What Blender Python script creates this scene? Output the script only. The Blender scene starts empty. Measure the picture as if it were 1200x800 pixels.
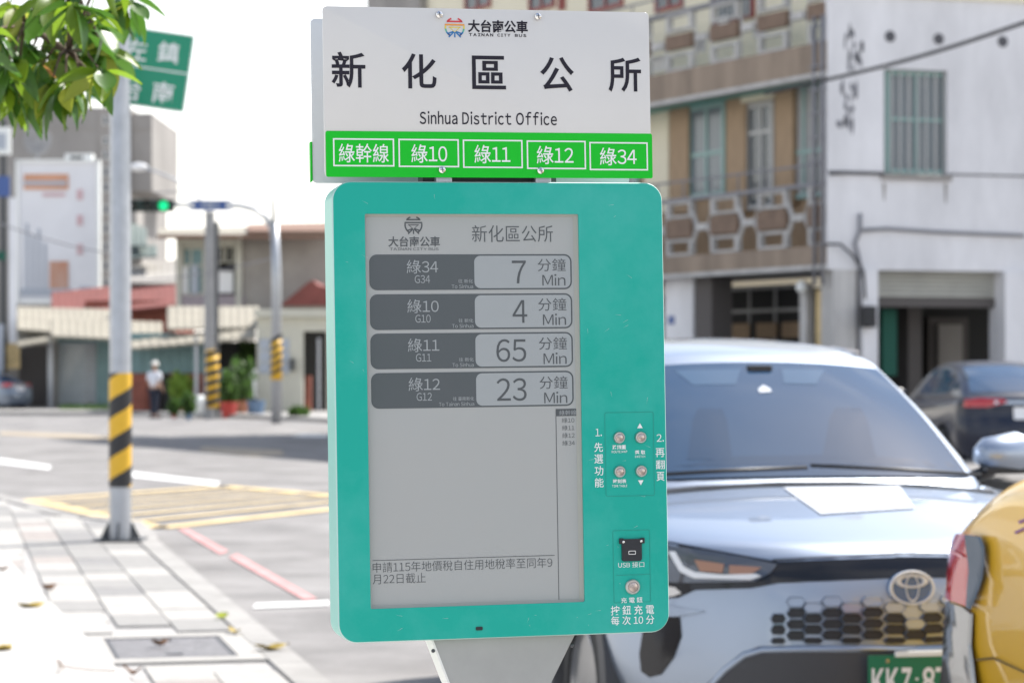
import bpy, bmesh, math, random
from math import sin, cos, pi, radians as rad
from mathutils import Vector, Matrix, Euler
from mathutils.bvhtree import BVHTree

C = bpy.context.scene.collection
sc = bpy.context.scene
rnd = random.Random(7)

# ------------------------------------------------------------------ camera, world, sun, exposure
FP = 85 / 36 * 1200            # focal length in photo pixels
CX, CY, CH = 600, 433, 1.5     # principal column, horizon row, eye height
cam = bpy.data.cameras.new('camera')
cam.lens = 85; cam.sensor_width = 36; cam.shift_y = (CY - 400) / 1200
cam.clip_start = .1; cam.clip_end = 3000
cam.dof.use_dof = True; cam.dof.focus_distance = 3.55; cam.dof.aperture_fstop = 8.0
camo = bpy.data.objects.new('camera', cam); C.objects.link(camo)
camo.location = (0, 0, CH); camo.rotation_euler = (pi / 2, 0, 0)
sc.camera = camo

SUN_EL, SUN_AZ = rad(55), rad(50)      # azimuth clockwise from +Y (the view axis)
w = bpy.data.worlds.new("World"); sc.world = w; w.use_nodes = True
nt = w.node_tree; nt.nodes.clear()
sky = nt.nodes.new('ShaderNodeTexSky'); sky.sky_type = 'NISHITA'; sky.sun_disc = False
sky.sun_elevation = SUN_EL; sky.sun_rotation = SUN_AZ; sky.air_density = 1.2; sky.dust_density = 1.3; sky.ozone_density = 1
tc = nt.nodes.new('ShaderNodeTexCoord'); mp = nt.nodes.new('ShaderNodeMapping'); mp.inputs['Scale'].default_value = (1, 1, 3.2)
nz = nt.nodes.new('ShaderNodeTexNoise'); nz.inputs['Scale'].default_value = 2.6; nz.inputs['Detail'].default_value = 9; nz.inputs['Roughness'].default_value = .58
cr = nt.nodes.new('ShaderNodeValToRGB'); cr.color_ramp.elements[0].position = .47; cr.color_ramp.elements[1].position = .70
cr.color_ramp.elements[0].color = (0.0,) * 3 + (1,); cr.color_ramp.elements[1].color = (.8,) * 3 + (1,)
mx = nt.nodes.new('ShaderNodeMix'); mx.data_type = 'RGBA'
mx.inputs['B'].default_value = (15.2, 14.4, 13.6, 1)
bg = nt.nodes.new('ShaderNodeBackground'); bg.inputs['Strength'].default_value = .1
out = nt.nodes.new('ShaderNodeOutputWorld')
L = nt.links.new
L(tc.outputs['Generated'], mp.inputs['Vector']); L(mp.outputs['Vector'], nz.inputs['Vector']); L(nz.outputs['Fac'], cr.inputs['Fac'])

sep = nt.nodes.new('ShaderNodeSeparateXYZ'); L(tc.outputs['Generated'], sep.inputs['Vector'])
hz_ = nt.nodes.new('ShaderNodeMapRange'); hz_.inputs['From Min'].default_value = .0; hz_.inputs['From Max'].default_value = .5; hz_.inputs['To Min'].default_value = .62; hz_.inputs['To Max'].default_value = 0
L(sep.outputs['Z'], hz_.inputs['Value'])
hi_ = nt.nodes.new('ShaderNodeMapRange'); hi_.inputs['From Min'].default_value = .35; hi_.inputs['From Max'].default_value = .85; hi_.inputs['To Min'].default_value = 1; hi_.inputs['To Max'].default_value = .25
L(sep.outputs['Z'], hi_.inputs['Value']); ml_ = nt.nodes.new('ShaderNodeMath'); ml_.operation = 'MULTIPLY'; L(cr.outputs['Color'], ml_.inputs[0]); L(hi_.outputs['Result'], ml_.inputs[1])
mxx = nt.nodes.new('ShaderNodeMath'); mxx.operation = 'MAXIMUM'; L(ml_.outputs['Value'], mxx.inputs[0]); L(hz_.outputs['Result'], mxx.inputs[1])
L(mxx.outputs['Value'], mx.inputs['Factor']); L(sky.outputs['Color'], mx.inputs['A']); L(mx.outputs['Result'], bg.inputs['Color'])
L(bg.outputs['Background'], out.inputs['Surface'])

sd = bpy.data.lights.new('sun', 'SUN'); sd.energy = 4.2; sd.angle = rad(.5); sd.color = (1, .955, .89)
so = bpy.data.objects.new('sun', sd); C.objects.link(so)
sv = Vector((sin(SUN_AZ) * cos(SUN_EL), cos(SUN_AZ) * cos(SUN_EL), sin(SUN_EL)))
so.rotation_euler = sv.to_track_quat('Z', 'Y').to_euler(); so.location = sv * 60
vs = sc.view_settings; vs.view_transform = 'Standard'; vs.look = 'None'; vs.gamma = 1; vs.exposure = .95
sc.cycles.max_bounces = 8; sc.cycles.diffuse_bounces = 4; sc.cycles.sample_clamp_indirect = 8

# ------------------------------------------------------------------ materials
def mat(name, col, rough=.6, metal=0, var=0, scale=6, bump=0, bscale=60, coat=0, streak=0, emit=0, trans=0, col2=None, spec=.5, blotch=None, dist=.02):
    m = bpy.data.materials.new(name); m.use_nodes = True
    t = m.node_tree; b = t.nodes['Principled BSDF']; l = t.links.new
    c = tuple(col) + (1,)
    b.inputs['Base Color'].default_value = c
    b.inputs['Roughness'].default_value = rough; b.inputs['Metallic'].default_value = metal
    b.inputs['Coat Weight'].default_value = coat; b.inputs['Coat Roughness'].default_value = .03
    b.inputs['Specular IOR Level'].default_value = spec
    tcn = t.nodes.new('ShaderNodeTexCoord')
    if var or col2:
        n = t.nodes.new('ShaderNodeTexNoise'); n.inputs['Scale'].default_value = scale; n.inputs['Detail'].default_value = 8; n.inputs['Roughness'].default_value = .65
        src = tcn.outputs['Object']
        if streak:
            mpn = t.nodes.new('ShaderNodeMapping'); mpn.inputs['Scale'].default_value = (1, 1, streak); l(src, mpn.inputs['Vector']); src = mpn.outputs['Vector']
        l(src, n.inputs['Vector'])
        r = t.nodes.new('ShaderNodeValToRGB'); r.color_ramp.elements[0].position = .32; r.color_ramp.elements[1].position = .68
        if blotch: r.color_ramp.elements[0].position, r.color_ramp.elements[1].position = blotch
        a = col2 if col2 else tuple(x * (1 - var) for x in col)
        r.color_ramp.elements[0].color = tuple(a) + (1,); r.color_ramp.elements[1].color = tuple(min(1, x * (1 + var * .5)) for x in col) + (1,)
        l(n.outputs['Fac'], r.inputs['Fac']); l(r.outputs['Color'], b.inputs['Base Color'])
    if bump:
        n2 = t.nodes.new('ShaderNodeTexNoise'); n2.inputs['Scale'].default_value = bscale; n2.inputs['Detail'].default_value = 6
        l(tcn.outputs['Object'], n2.inputs['Vector'])
        bp = t.nodes.new('ShaderNodeBump'); bp.inputs['Strength'].default_value = bump; bp.inputs['Distance'].default_value = dist
        l(n2.outputs['Fac'], bp.inputs['Height']); l(bp.outputs['Normal'], b.inputs['Normal'])
    if emit:
        b.inputs['Emission Color'].default_value = c; b.inputs['Emission Strength'].default_value = emit
    if trans:
        tr = t.nodes.new('ShaderNodeBsdfTranslucent'); tr.inputs['Color'].default_value = tuple(min(1, x * 1.9) for x in col) + (1,)
        ms = t.nodes.new('ShaderNodeMixShader'); ms.inputs[0].default_value = trans
        o = t.nodes['Material Output']; l(b.outputs[0], ms.inputs[1]); l(tr.outputs[0], ms.inputs[2]); l(ms.outputs[0], o.inputs['Surface'])
    return m

M = {}
def mm(k, *a, **kw): M[k] = mat(k, *a, **kw); return M[k]
mm('asphalt', (.235, .226, .22), .9, var=.38, scale=.8, bump=.5, bscale=90)
mm('concrete_plaza', (.45, .44, .42), .85, var=.14, scale=1.6, bump=.25, bscale=70)
mm('kerb_stone', (.31, .30, .285), .85, var=.2, scale=3, bump=.3)
mm('mortar', (.36, .35, .34), .95, var=.2)
for i, c in enumerate([(.37, .357, .335), (.265, .258, .246), (.31, .28, .26), (.225, .22, .215)]):
    mm('tile_%d' % i, c, .8, var=.15, scale=8, bump=.25, bscale=80)
mm('manhole', (.20, .195, .20), .6, .3, var=.35, scale=14, bump=.6, bscale=60)
mm('line_faded', (.36, .30, .22), .8, var=.3, scale=3)
mm('line_white', (.60, .60, .585), .7, var=.25, scale=4, blotch=(.25, .5))
mm('line_yellow', (.58, .44, .22), .7, var=.3, scale=4, blotch=(.3, .55))
mm('line_red', (.52, .27, .26), .7, var=.25, scale=4)
mm('galv', (.42, .44, .47), .38, .55, var=.12, scale=9)
mm('dark_steel', (.07, .075, .08), .5, .5)
mm('band_yellow', (.72, .42, .02), .45)
mm('band_black', (.018, .018, .02), .45)
mm('concrete', (.33, .31, .29), .9, var=.2, scale=1.2, bump=.3, streak=.25)
mm('concrete_pole', (.33, .33, .33), .85, var=.15, scale=3)
mm('sign_white', (.66, .64, .61), .34, var=.03, scale=5)
mm('sign_white_back', (.60, .62, .63), .4)
mm('sign_green', (.004, .50, .02), .35, spec=.25)
mm('ink', (.022, .020, .03), .6, spec=.2)
mm('print_white', (.80, .82, .80), .5)
mm('teal', (.006, .38, .295), .42, spec=.3, var=.0, col2=(.05, .43, .36), scale=4.5, bump=.06, bscale=18, blotch=(.30, .55))
mm('teal_skylit', (.12, .46, .38), .36)  # housing sides coloured paler, as if catching more sky light
mm('worn_edge', (.42, .60, .55), .6)
mm('groove', (.008, .29, .23), .6)
mm('groove_dark', (.10, .06, .01), .7)
mm('bezel', (.36, .36, .32), .6)
mm('epaper', (.37, .388, .38), .22, col2=(.40, .392, .37), scale=2.2, blotch=(.2, .8))
mm('epaper_line', (.335, .357, .36), .25)
mm('epaper_dark', (.088, .096, .102), .25, col2=(.075, .09, .092), scale=3)
mm('epaper_ink', (.075, .082, .086), .3)
mm('epaper_light', (.34, .36, .362), .25)
mm('chrome', (.80, .78, .75), .12, 1)
mm('button_metal', (.50, .42, .38), .25, 1)
mm('brushed', (.62, .58, .54), .3, 1)
mm('black_plastic', (.015, .017, .022), .4)
mm('funnel', (.36, .36, .34), .5, var=.1, scale=8)
mm('funnel_highlight', (.78, .77, .72), .5)  # bright tone for the highlight painted on the pedestal edges
mm('leaf_a', (.11, .18, .012), .4, trans=.55); mm('leaf_b', (.055, .13, .018), .35, trans=.35); mm('leaf_c', (.20, .23, .03), .45, trans=.6)
mm('leaf_old', (.35, .16, .06), .6, trans=.4)
mm('bark', (.14, .10, .07), .9, var=.4, scale=12, bump=.6)
mm('leaf_litter', (.34, .25, .05), .7, var=.4, scale=30); mm('litter_brown', (.20, .11, .06), .8, var=.3, scale=30)
mm('highway_green', (.003, .24, .13), .35)
mm('street_blue', (.045, .10, .30), .4)
mm('signal_black', (.01, .03, .025), .5); mm('lens_dark', (.01, .015, .012), .2)
mm('lens_green', (.0, .55, .20), .3, emit=.75)
mm('tan_tile', (.38, .265, .165), .75, var=.15, scale=6, streak=.4)
mm('brown_fascia', (.30, .235, .18), .85, var=.35, scale=1.8, streak=.2, bump=.2)
mm('brown_panel', (.21, .145, .105), .85, var=.25, scale=4)
mm('cream_wall', (.78, .72, .56), .85, var=.08, scale=.8)
mm('old_white', (.50, .49, .475), .85, var=.25, scale=2.2, streak=.35)
mm('white_wall', (.74, .735, .75), .85, var=.2, scale=.7, streak=.35, bump=.15, bscale=20)
mm('teal_paint', (.17, .42, .36), .7, var=.15, scale=3)
mm('win_teal', (.27, .41, .385), .5); mm('win_grey', (.45, .45, .44), .5); mm('win_red', (.28, .06, .05), .6)
mm('glass_dark', (.05, .065, .08), .08, spec=.7); mm('glass_mid', (.16, .19, .21), .15)
mm('curtain', (.36, .36, .36), .9, var=.3, scale=9, streak=.05)
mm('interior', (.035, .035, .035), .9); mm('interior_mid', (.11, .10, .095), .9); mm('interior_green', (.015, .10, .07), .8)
mm('shutter', (.42, .42, .38), .6, var=.1, scale=3); mm('shutter_blue', (.42, .47, .50), .6, var=.1)
mm('stain', (.10, .10, .11), .9); mm('cable', (.03, .03, .032), .7); mm('cable_grey', (.22, .22, .24), .7)
mm('tower', (.29, .275, .26), .9, var=.22, scale=.35, streak=.6, bump=.2, bscale=6)
mm('poster', (.76, .77, .80), .6, var=.06, scale=.5); mm('poster_orange', (.64, .33, .20), .6, var=.2, scale=.8); mm('poster_rust', (.50, .20, .10), .6, col2=(.55, .42, .36), scale=.35)
mm('poster_grey', (.40, .44, .50), .6); mm('poster_pink', (.60, .42, .44), .6)
mm('roof_red', (.20, .06, .05), .8, var=.25, scale=2); mm('roof_cream', (.29, .265, .21), .7, var=.15, scale=1.2)
mm('roof_brown', (.22, .13, .09), .8, var=.2); mm('teal_tin', (.17, .28, .29), .6, var=.15, scale=1.5)
mm('house_grey', (.34, .32, .29), .85, var=.2, scale=.8); mm('house_blue', (.42, .46, .52), .85, var=.12, scale=.8); mm('house_cream', (.56, .55, .47), .85, var=.12, scale=1)
mm('red_wall', (.30, .10, .07), .8, var=.3, scale=2); mm('purple_wall', (.36, .31, .33), .8, var=.15)
mm('foliage', (.06, .12, .025), .6, var=.5, scale=3, trans=.35); mm('foliage_light', (.22, .33, .05), .6, var=.3, scale=5, trans=.4)
mm('pot', (.35, .14, .08), .7); mm('pot_blue', (.12, .2, .32), .5); mm('red_bucket', (.45, .05, .04), .5)
mm('skin', (.45, .28, .2), .6); mm('shirt', (.72, .74, .80), .8); mm('trousers', (.02, .025, .045), .8); mm('hat', (.75, .74, .70), .8)
mm('paint_silver', (.33, .38, .46), .40, .85, coat=1); mm('paint_navy', (.003, .008, .026), .3, .0, coat=.5, spec=.3)
mm('paint_grey', (.20, .24, .30), .3, .5, coat=1); mm('paint_taxi', (.80, .46, .03), .35, .0, coat=1)
mm('car_glass', (.022, .055, .11), .04, spec=.8); mm('shed_green', (.10, .13, .12), .7)
mm('cabin_dark', (.018, .044, .088), .05, spec=.8)
mm('badge_silver', (.62, .65, .70), .35, .35)
mm('visor', (.045, .09, .155), .08, spec=.8)  # paler tone painting the sun visors' reflections on the windscreen
mm('car_black', (.018, .018, .02), .45); mm('gloss_black', (.012, .012, .015), .12)
mm('cladding', (.055, .055, .06), .55, bump=.1, bscale=200, dist=.004)
mm('tyre', (.02, .02, .02), .8); mm('rim', (.55, .55, .55), .3, .8); mm('brake', (.08, .08, .08), .6, .6)
mm('lamp_lens', (.10, .11, .13), .08, .3, coat=1); mm('lamp_amber', (.40, .22, .15), .2); mm('lamp_white', (.8, .8, .8), .15)
mm('tail_red', (.45, .006, .012), .12, coat=1); mm('tail_grey', (.07, .10, .14), .22, .2); mm('tail_clear', (.24, .24, .235), .12, .7, coat=1)
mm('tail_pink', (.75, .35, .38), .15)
mm('plate_green', (.01, .17, .09), .4); mm('plate_white', (.8, .8, .8), .4)
mm('emblem_blue', (.01, .10, .26), .1, coat=1)
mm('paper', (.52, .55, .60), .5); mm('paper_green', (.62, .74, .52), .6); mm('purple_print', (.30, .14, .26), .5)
for k, c in dict(rb0=(.62, .05, .06), rb1=(.75, .30, .05), rb2=(.72, .58, .08), rb3=(.12, .42, .30), rb4=(.03, .18, .42), rb5=(.05, .07, .20)).items(): mm(k, c, .5)

# ------------------------------------------------------------------ helpers
class MB:
    def __init__(s): s.bm = bmesh.new(); s.mi = 0
    def _mark(s, fs):
        for f in fs: f.material_index = s.mi
    def box(s, c, d, bev=0, rz=0, M4=None):
        r = bmesh.ops.create_cube(s.bm, size=1)
        vs_ = r['verts']
        mt = Matrix.Translation(c) @ Matrix.Rotation(rz, 4, 'Z') @ Matrix.Diagonal((d[0], d[1], d[2], 1))
        if M4: mt = M4 @ mt
        bmesh.ops.transform(s.bm, matrix=mt, verts=vs_)
        s._mark({f for v in vs_ for f in v.link_faces})
        if bev:
            es = list({e for v in vs_ for e in v.link_edges})
            r2 = bmesh.ops.bevel(s.bm, geom=es, offset=bev, segments=2, affect='EDGES', profile=.5)
            s._mark(r2['faces'])
        return s
    def bx(s, x0, x1, y0, y1, z0, z1, bev=0):
        return s.box(((x0 + x1) / 2, (y0 + y1) / 2, (z0 + z1) / 2), (abs(x1 - x0), abs(y1 - y0), abs(z1 - z0)), bev)
    def prism(s, poly, y0, y1, plane='xz', bev=0, seg=2):
        def P(a, b, t): return (a, t, b) if plane == 'xz' else ((a, b, t) if plane == 'xy' else (t, a, b))
        bt = [s.bm.verts.new(P(a, b, y0)) for a, b in poly]; tp = [s.bm.verts.new(P(a, b, y1)) for a, b in poly]
        n = len(poly); fs = [s.bm.faces.new(bt), s.bm.faces.new(tp[::-1])]
        for i in range(n): fs.append(s.bm.faces.new([bt[i], tp[i], tp[(i + 1) % n], bt[(i + 1) % n]]))
        s._mark(fs)
        if bev:
            es = list(fs[0].edges)
            r2 = bmesh.ops.bevel(s.bm, geom=es, offset=bev, segments=seg, affect='EDGES', profile=.5); s._mark(r2['faces'])
        return s
    def tube(s, pts, r, seg=10, cap=True):
        pts = [Vector(p) for p in pts]; n = len(pts); rs = r if isinstance(r, (list, tuple)) else [r] * n
        rings = []
        up = None
        for i, p in enumerate(pts):
            d = (pts[min(i + 1, n - 1)] - pts[max(i - 1, 0)]).normalized()
            if up is None: up = Vector((0, 0, 1)) if abs(d.z) < .9 else Vector((0, 1, 0))
            a = d.cross(up).normalized(); b = a.cross(d).normalized(); up = b
            rings.append([s.bm.verts.new(p + (a * cos(2 * pi * k / seg) + b * sin(2 * pi * k / seg)) * rs[i]) for k in range(seg)])
        for i in range(n - 1):
            for k in range(seg):
                s._mark([s.bm.faces.new([rings[i][k], rings[i][(k + 1) % seg], rings[i + 1][(k + 1) % seg], rings[i + 1][k]])])
        if cap: s._mark([s.bm.faces.new(rings[0][::-1]), s.bm.faces.new(rings[-1])])
        return s
    def lathe(s, prof, c, axis='Y', seg=24, M4=None):
        rings = []
        for r, t in prof:
            ring = []
            for k in range(seg):
                a = 2 * pi * k / seg
                v = {'Y': (r * cos(a), t, r * sin(a)), 'Z': (r * cos(a), r * sin(a), t), 'X': (t, r * cos(a), r * sin(a))}[axis]
                v = Vector(v) + Vector(c)
                ring.append(s.bm.verts.new(M4 @ v if M4 else v))
            rings.append(ring)
        for i in range(len(rings) - 1):
            for k in range(seg):
                s._mark([s.bm.faces.new([rings[i][k], rings[i][(k + 1) % seg], rings[i + 1][(k + 1) % seg], rings[i + 1][k]])])
        if prof[0][0] > 1e-5: s._mark([s.bm.faces.new(rings[0][::-1])])
        if prof[-1][0] > 1e-5: s._mark([s.bm.faces.new(rings[-1])])
        return s
    def grid(s, fn, nu, nv):
        g = [[s.bm.verts.new(fn(i / nu, j / nv)) for j in range(nv + 1)] for i in range(nu + 1)]
        for i in range(nu):
            for j in range(nv): s._mark([s.bm.faces.new([g[i][j], g[i + 1][j], g[i + 1][j + 1], g[i][j + 1]])])
        return s
    def poly(s, pts):
        s._mark([s.bm.faces.new([s.bm.verts.new(p) for p in pts])]); return s
    def mesh(s, name, ms, smooth=False, off=None, weld=False):
        bm = s.bm
        if weld: bmesh.ops.remove_doubles(bm, verts=bm.verts, dist=1e-4)
        bmesh.ops.recalc_face_normals(bm, faces=bm.faces)
        if off is not None: bmesh.ops.translate(bm, vec=-Vector(off), verts=bm.verts)
        me = bpy.data.meshes.new(name); bm.to_mesh(me); bm.free()
        for m in (ms if isinstance(ms, (list, tuple)) else [ms]): me.materials.append(M[m] if isinstance(m, str) else m)
        if smooth:
            me.polygons.foreach_set('use_smooth', [True] * len(me.polygons))
            if smooth is not True: me.set_sharp_from_angle(angle=rad(smooth))
        return me
    def build(s, name, ms, parent=None, smooth=False, off=None, label=None, weld=False):
        o = bpy.data.objects.new(name, s.mesh(name, ms, smooth, off, weld)); C.objects.link(o)
        if parent: o.parent = parent
        if label: o['label'] = label
        return o

def thing(name, label, cat, loc=(0, 0, 0), rz=0, group=None):
    o = bpy.data.objects.new(name, None); C.objects.link(o); o.location = loc
    o.rotation_euler = rz if isinstance(rz, (tuple, Euler)) else (0, 0, rz)
    o['label'] = label; o['category'] = cat
    if group: o['group'] = group
    o.empty_display_size = .2
    return o
def tag(o, label, cat, group=None):
    o['label'] = label; o['category'] = cat
    if group: o['group'] = group
    return o
def struct(o, kind='structure'): o['kind'] = kind; return o

def ray(px, py): return Vector(((px - CX) / FP, 1, -(py - CY) / FP))
EYE = Vector((0, 0, CH))
def W(px, py, Y): return EYE + ray(px, py) * Y
def G(px, py, z=0):
    d = ray(px, py); return EYE + d * ((z - CH) / d.z)

class Fr:            # an upright facade: origin on the ground, local x along it, local y into the depth
    def __init__(s, ox, oy, a): s.o = Vector((ox, oy, 0)); s.a = a; s.ax = Vector((cos(a), sin(a), 0)); s.ay = Vector((-sin(a), cos(a), 0))
    def px(s, x, y, d=0):
        r = ray(x, y); o = s.o + s.ay * d; t = s.ay.dot(o - EYE) / s.ay.dot(r); p = EYE + r * t
        return (p - s.o).dot(s.ax), p.z
    def loc(s): return s.o
    def rect(s, x0, y0, x1, y1, d=0):     # pixel box -> local box, rows taken at the middle column
        cx, cy = (x0 + x1) / 2, (y0 + y1) / 2
        return s.px(x0, cy, d)[0], s.px(x1, cy, d)[0], s.px(cx, y1, d)[1], s.px(cx, y0, d)[1]

GC = {}
def raw_glyph(ch, bold):
    k = (ch, round(bold, 4))
    if k not in GC:
        me = raw_text(ch, bold); GC[k] = ([tuple(v.co) for v in me.vertices], [tuple(p.vertices) for p in me.polygons]); bpy.data.meshes.remove(me)
    return GC[k]
def glyphs(txt, bold=0, spacing=1, shear=0):
    vs_, fs = [], []; cur = 0
    for ch in txt:
        if ch == ' ': cur += .26 * spacing; continue
        asc = 33 <= ord(ch) <= 126
        v, f = raw_glyph(chr(ord(ch) + 0xFEE0) if asc else ch, bold)
        x0 = min(p[0] for p in v); x1 = max(p[0] for p in v)
        if asc:
            w0 = x1 - x0; sq = .92
            if ch.isdigit(): adv = .56; ox = (adv - w0 * sq) / 2 - x0 * sq
            else: adv = w0 * sq + .09; ox = .045 - x0 * sq
            adv *= spacing
        else: sq = 1; adv = 1.0 * spacing; ox = 0
        n0 = len(vs_); vs_ += [(p[0] * sq + cur + ox, p[1], 0) for p in v]; fs += [tuple(i + n0 for i in q) for q in f]; cur += adv
    me = bpy.data.meshes.new('txt'); me.from_pydata(vs_, [], fs); return me
def raw_text(txt, bold=0, spacing=1, shear=0):
    c = bpy.data.curves.new('txt', 'FONT'); c.body = txt; c.offset = bold; c.space_character = spacing; c.resolution_u = 4; c.shear = shear
    o = bpy.data.objects.new('txt', c); C.objects.link(o); bpy.context.view_layer.update()
    dg = bpy.context.evaluated_depsgraph_get(); me = bpy.data.meshes.new_from_object(o.evaluated_get(dg))
    bpy.data.objects.remove(o); bpy.data.curves.remove(c)
    return me
def text(txt, x0, x1, z0, z1, y, m, parent, bold=0, name='lettering', off=None, spacing=1, keep=False):
    """flat print: fit the ink of txt into the local box x0..x1, z0..z1 at depth y, facing -y"""
    me = glyphs(txt, bold, spacing)
    xs = [v.co.x for v in me.vertices]; ys = [v.co.y for v in me.vertices]
    a, b, c, d = min(xs), max(xs), min(ys), max(ys)
    sx = (x1 - x0) / (b - a); sz = (z1 - z0) / (d - c)
    for v in me.vertices: v.co = Vector((x0 + (v.co.x - a) * sx, y, z0 + (v.co.y - c) * sz)) - (Vector(off) if off else Vector((0, 0, 0)))
    me.name = name; me.materials.clear(); me.materials.append(M[m])
    for p in me.polygons: p.material_index = 0
    o = bpy.data.objects.new(name, me); C.objects.link(o); o.parent = parent
    return o
def rrect(x0, x1, z0, z1, r, n=5):
    pts = []
    for cx, cz, a0 in ((x1 - r, z1 - r, 0), (x0 + r, z1 - r, pi / 2), (x0 + r, z0 + r, pi), (x1 - r, z0 + r, 1.5 * pi)):
        for k in range(n + 1):
            a = a0 + pi / 2 * k / n; pts.append((cx + r * cos(a), cz + r * sin(a)))
    return pts
def ring_poly(mb, outer, inner, y):
    n = len(outer)
    vo = [mb.bm.verts.new((a, y, b)) for a, b in outer]; vi = [mb.bm.verts.new((a, y, b)) for a, b in inner]
    for i in range(n): mb._mark([mb.bm.faces.new([vo[i], vo[(i + 1) % n], vi[(i + 1) % n], vi[i]])])

# ------------------------------------------------------------------ ground, road, pavement
g = MB(); g.grid(lambda u, v: (-900 + 1800 * u, -40 + 1900 * v, 0), 2, 2)
struct(g.build('road', 'asphalt'))
SW = .10
KO = G(390, 802, SW); TH = math.atan2(2.08, 8.95)
UU = Vector((-sin(TH), cos(TH), 0)); VV = Vector((cos(TH), sin(TH), 0))
def uv(p): q = p - KO; return q.dot(UU), q.dot(VV)
def UV(u, v, z=SW): q = KO + UU * u + VV * v; return Vector((q.x, q.y, z))
edge_px = [(186, 634), (182, 624), (166, 611), (120, 606), (80, 602), (40, 590), (0, 579), (-90, 560), (-260, 548)]
edge = [UV(-16, 0)] + [UV(uv(G(186, 634, SW))[0], 0)] + [G(x, y, SW) for x, y in edge_px[1:]]
poly = [(p.x, p.y) for p in edge] + [(-22, 30), (-22, -6), tuple(UV(-16, -8)[:2])]
b = MB(); b.prism(poly, .0, SW - .012, 'xy'); sw = struct(b.build('pavement', 'mortar'))
# kerb stones: every stone a piece
kerb_paths = edge
kst = 0
def seglen(a, b): return (b - a).length
for i in range(len(edge) - 1):
    a, c = edge[i], edge[i + 1]; L_ = seglen(a, c); n = max(1, round(L_ / .95)); d = (c - a) / n
    nrm = Vector((-d.y, d.x, 0)).normalized()
    for k in range(n):
        p, q = a + d * k, a + d * (k + 1); e = d.normalized() * .004
        p = p + e; q = q - e
        qd = [(p.x, p.y), (q.x, q.y), ((q + nrm * .16).x, (q + nrm * .16).y), ((p + nrm * .16).x, (p + nrm * .16).y)]
        kb = MB(); kb.prism(qd, 0.001, SW + .006, 'xy', bev=0); kb.build('kerb_stone', 'kerb_stone', sw)
# paving slabs
edgeL = lambda u: -.86 - .052 * u
mcu, mcv = uv(G(198, 758, SW))
tile_me = {}
cnt = 0
def inside_edge(u, v):
    p = UV(u, v)
    # left of the kerb path
    pts = [Vector((q.x, q.y)) for q in edge] + [Vector((-22, 30)), Vector((-22, -6)), Vector(UV(-16, -8)[:2])]
    c = False; n = len(pts)
    for i in range(n):
        a, b_ = pts[i], pts[(i + 1) % n]
        if (a.y > p.y) != (b_.y > p.y) and p.x < (b_.x - a.x) * (p.y - a.y) / (b_.y - a.y) + a.x: c = not c
    return c
TU, TV = .60, .30
for i in range(-13, 26):
    for j in range(0, 16):
        v1 = -.17 - j * TV; v0 = v1 - TV; u0 = i * TU + (.3 if j % 2 else 0); u1 = u0 + TU
        uc, vc = (u0 + u1) / 2, (v0 + v1) / 2
        if uc < 8.4 and v1 < edgeL(uc) + .02: continue
        if u0 < 8.4 and v0 < edgeL(uc): v0 = edgeL(uc) + .004
        if v1 - v0 < .05: continue
        if abs(uc - mcu) < .62 + .25 and abs(vc - mcv) < .40 + .05: continue
        if not all(inside_edge(a, b_) for a in (u0, u1) for b_ in (v0 - .1, v1 + .0)): 
            if uc > 5: continue
        if uc > 8.4 and G(0, 0) is None: continue
        if UV(uc, vc).x < -6.2: continue
        key = 'tile'
        t = MB(); h = SW + rnd.uniform(-.003, .003)
        gq = .004
        if v0 > -.17 - (j + 1) * TV + .001: key = None
        if key and 'tile' in tile_me:
            me = tile_me['tile'].copy() if False else tile_me['tile']
        else:
            t.bx(-(v1 - v0) / 2 + gq, (v1 - v0) / 2 - gq, -TU / 2 + gq, TU / 2 - gq, -.03, 0, bev=.004)
            me = t.mesh('paving_slab', 'tile_0')
            if key: tile_me['tile'] = me
        mi = rnd.choices([0, 1, 2, 3], [5, 4, .8, 1.2])[0]
        o = bpy.data.objects.new('paving_slab', me); C.objects.link(o); o.parent = sw
        p = UV(uc, vc); o.location = (p.x, p.y, h); o.rotation_euler = (rnd.uniform(-.003, .003), rnd.uniform(-.004, .004), TH)
        o.material_slots[0].link = 'OBJECT'; o.material_slots[0].material = M['tile_%d' % mi]
        cnt += 1
# bright concrete plaza at the left
pl = [UV(-12, edgeL(-12) + .0), UV(8.4, edgeL(8.4)), UV(8.4, -9), UV(-12, -9)]
b = MB(); b.prism([(p.x, p.y) for p in pl], SW - .010, SW + .012, 'xy'); struct(b.build('plaza_paving', 'concrete_plaza'))
# inspection cover
mc = thing('inspection_cover', 'rectangular grey metal inspection cover in a pale frame, set in the pavement', 'manhole cover', UV(mcu, mcv, SW - .005), TH)
b = MB(); b.bx(-.42, .42, -.62, -.46, -.02, .008); b.bx(-.42, .42, .46, .62, -.02, .008); b.bx(-.42, -.30, -.46, .46, -.02, .008); b.bx(.30, .42, -.46, .46, -.02, .008)
b.build('concrete_surround', 'tile_0', mc)
b = MB(); b.bx(-.295, .295, -.455, .455, -.02, .004); b.build('cover_plate', 'manhole', mc)
b = MB(); ring_poly_xy = None
b.bx(-.285, -.275, -.445, .445, .004, .007); b.bx(.275, .285, -.445, .445, .004, .007); b.bx(-.275, .275, -.445, -.435, .004, .007); b.bx(-.275, .275, .435, .445, .004, .007); b.build('rim', 'dark_steel', mc)
for u_ in (-.30, .30): b = MB(); b.bx(-.04, .04, u_ - .012, u_ + .012, .0045, .009); b.build('lifting_slot', 'dark_steel', mc)
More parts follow.
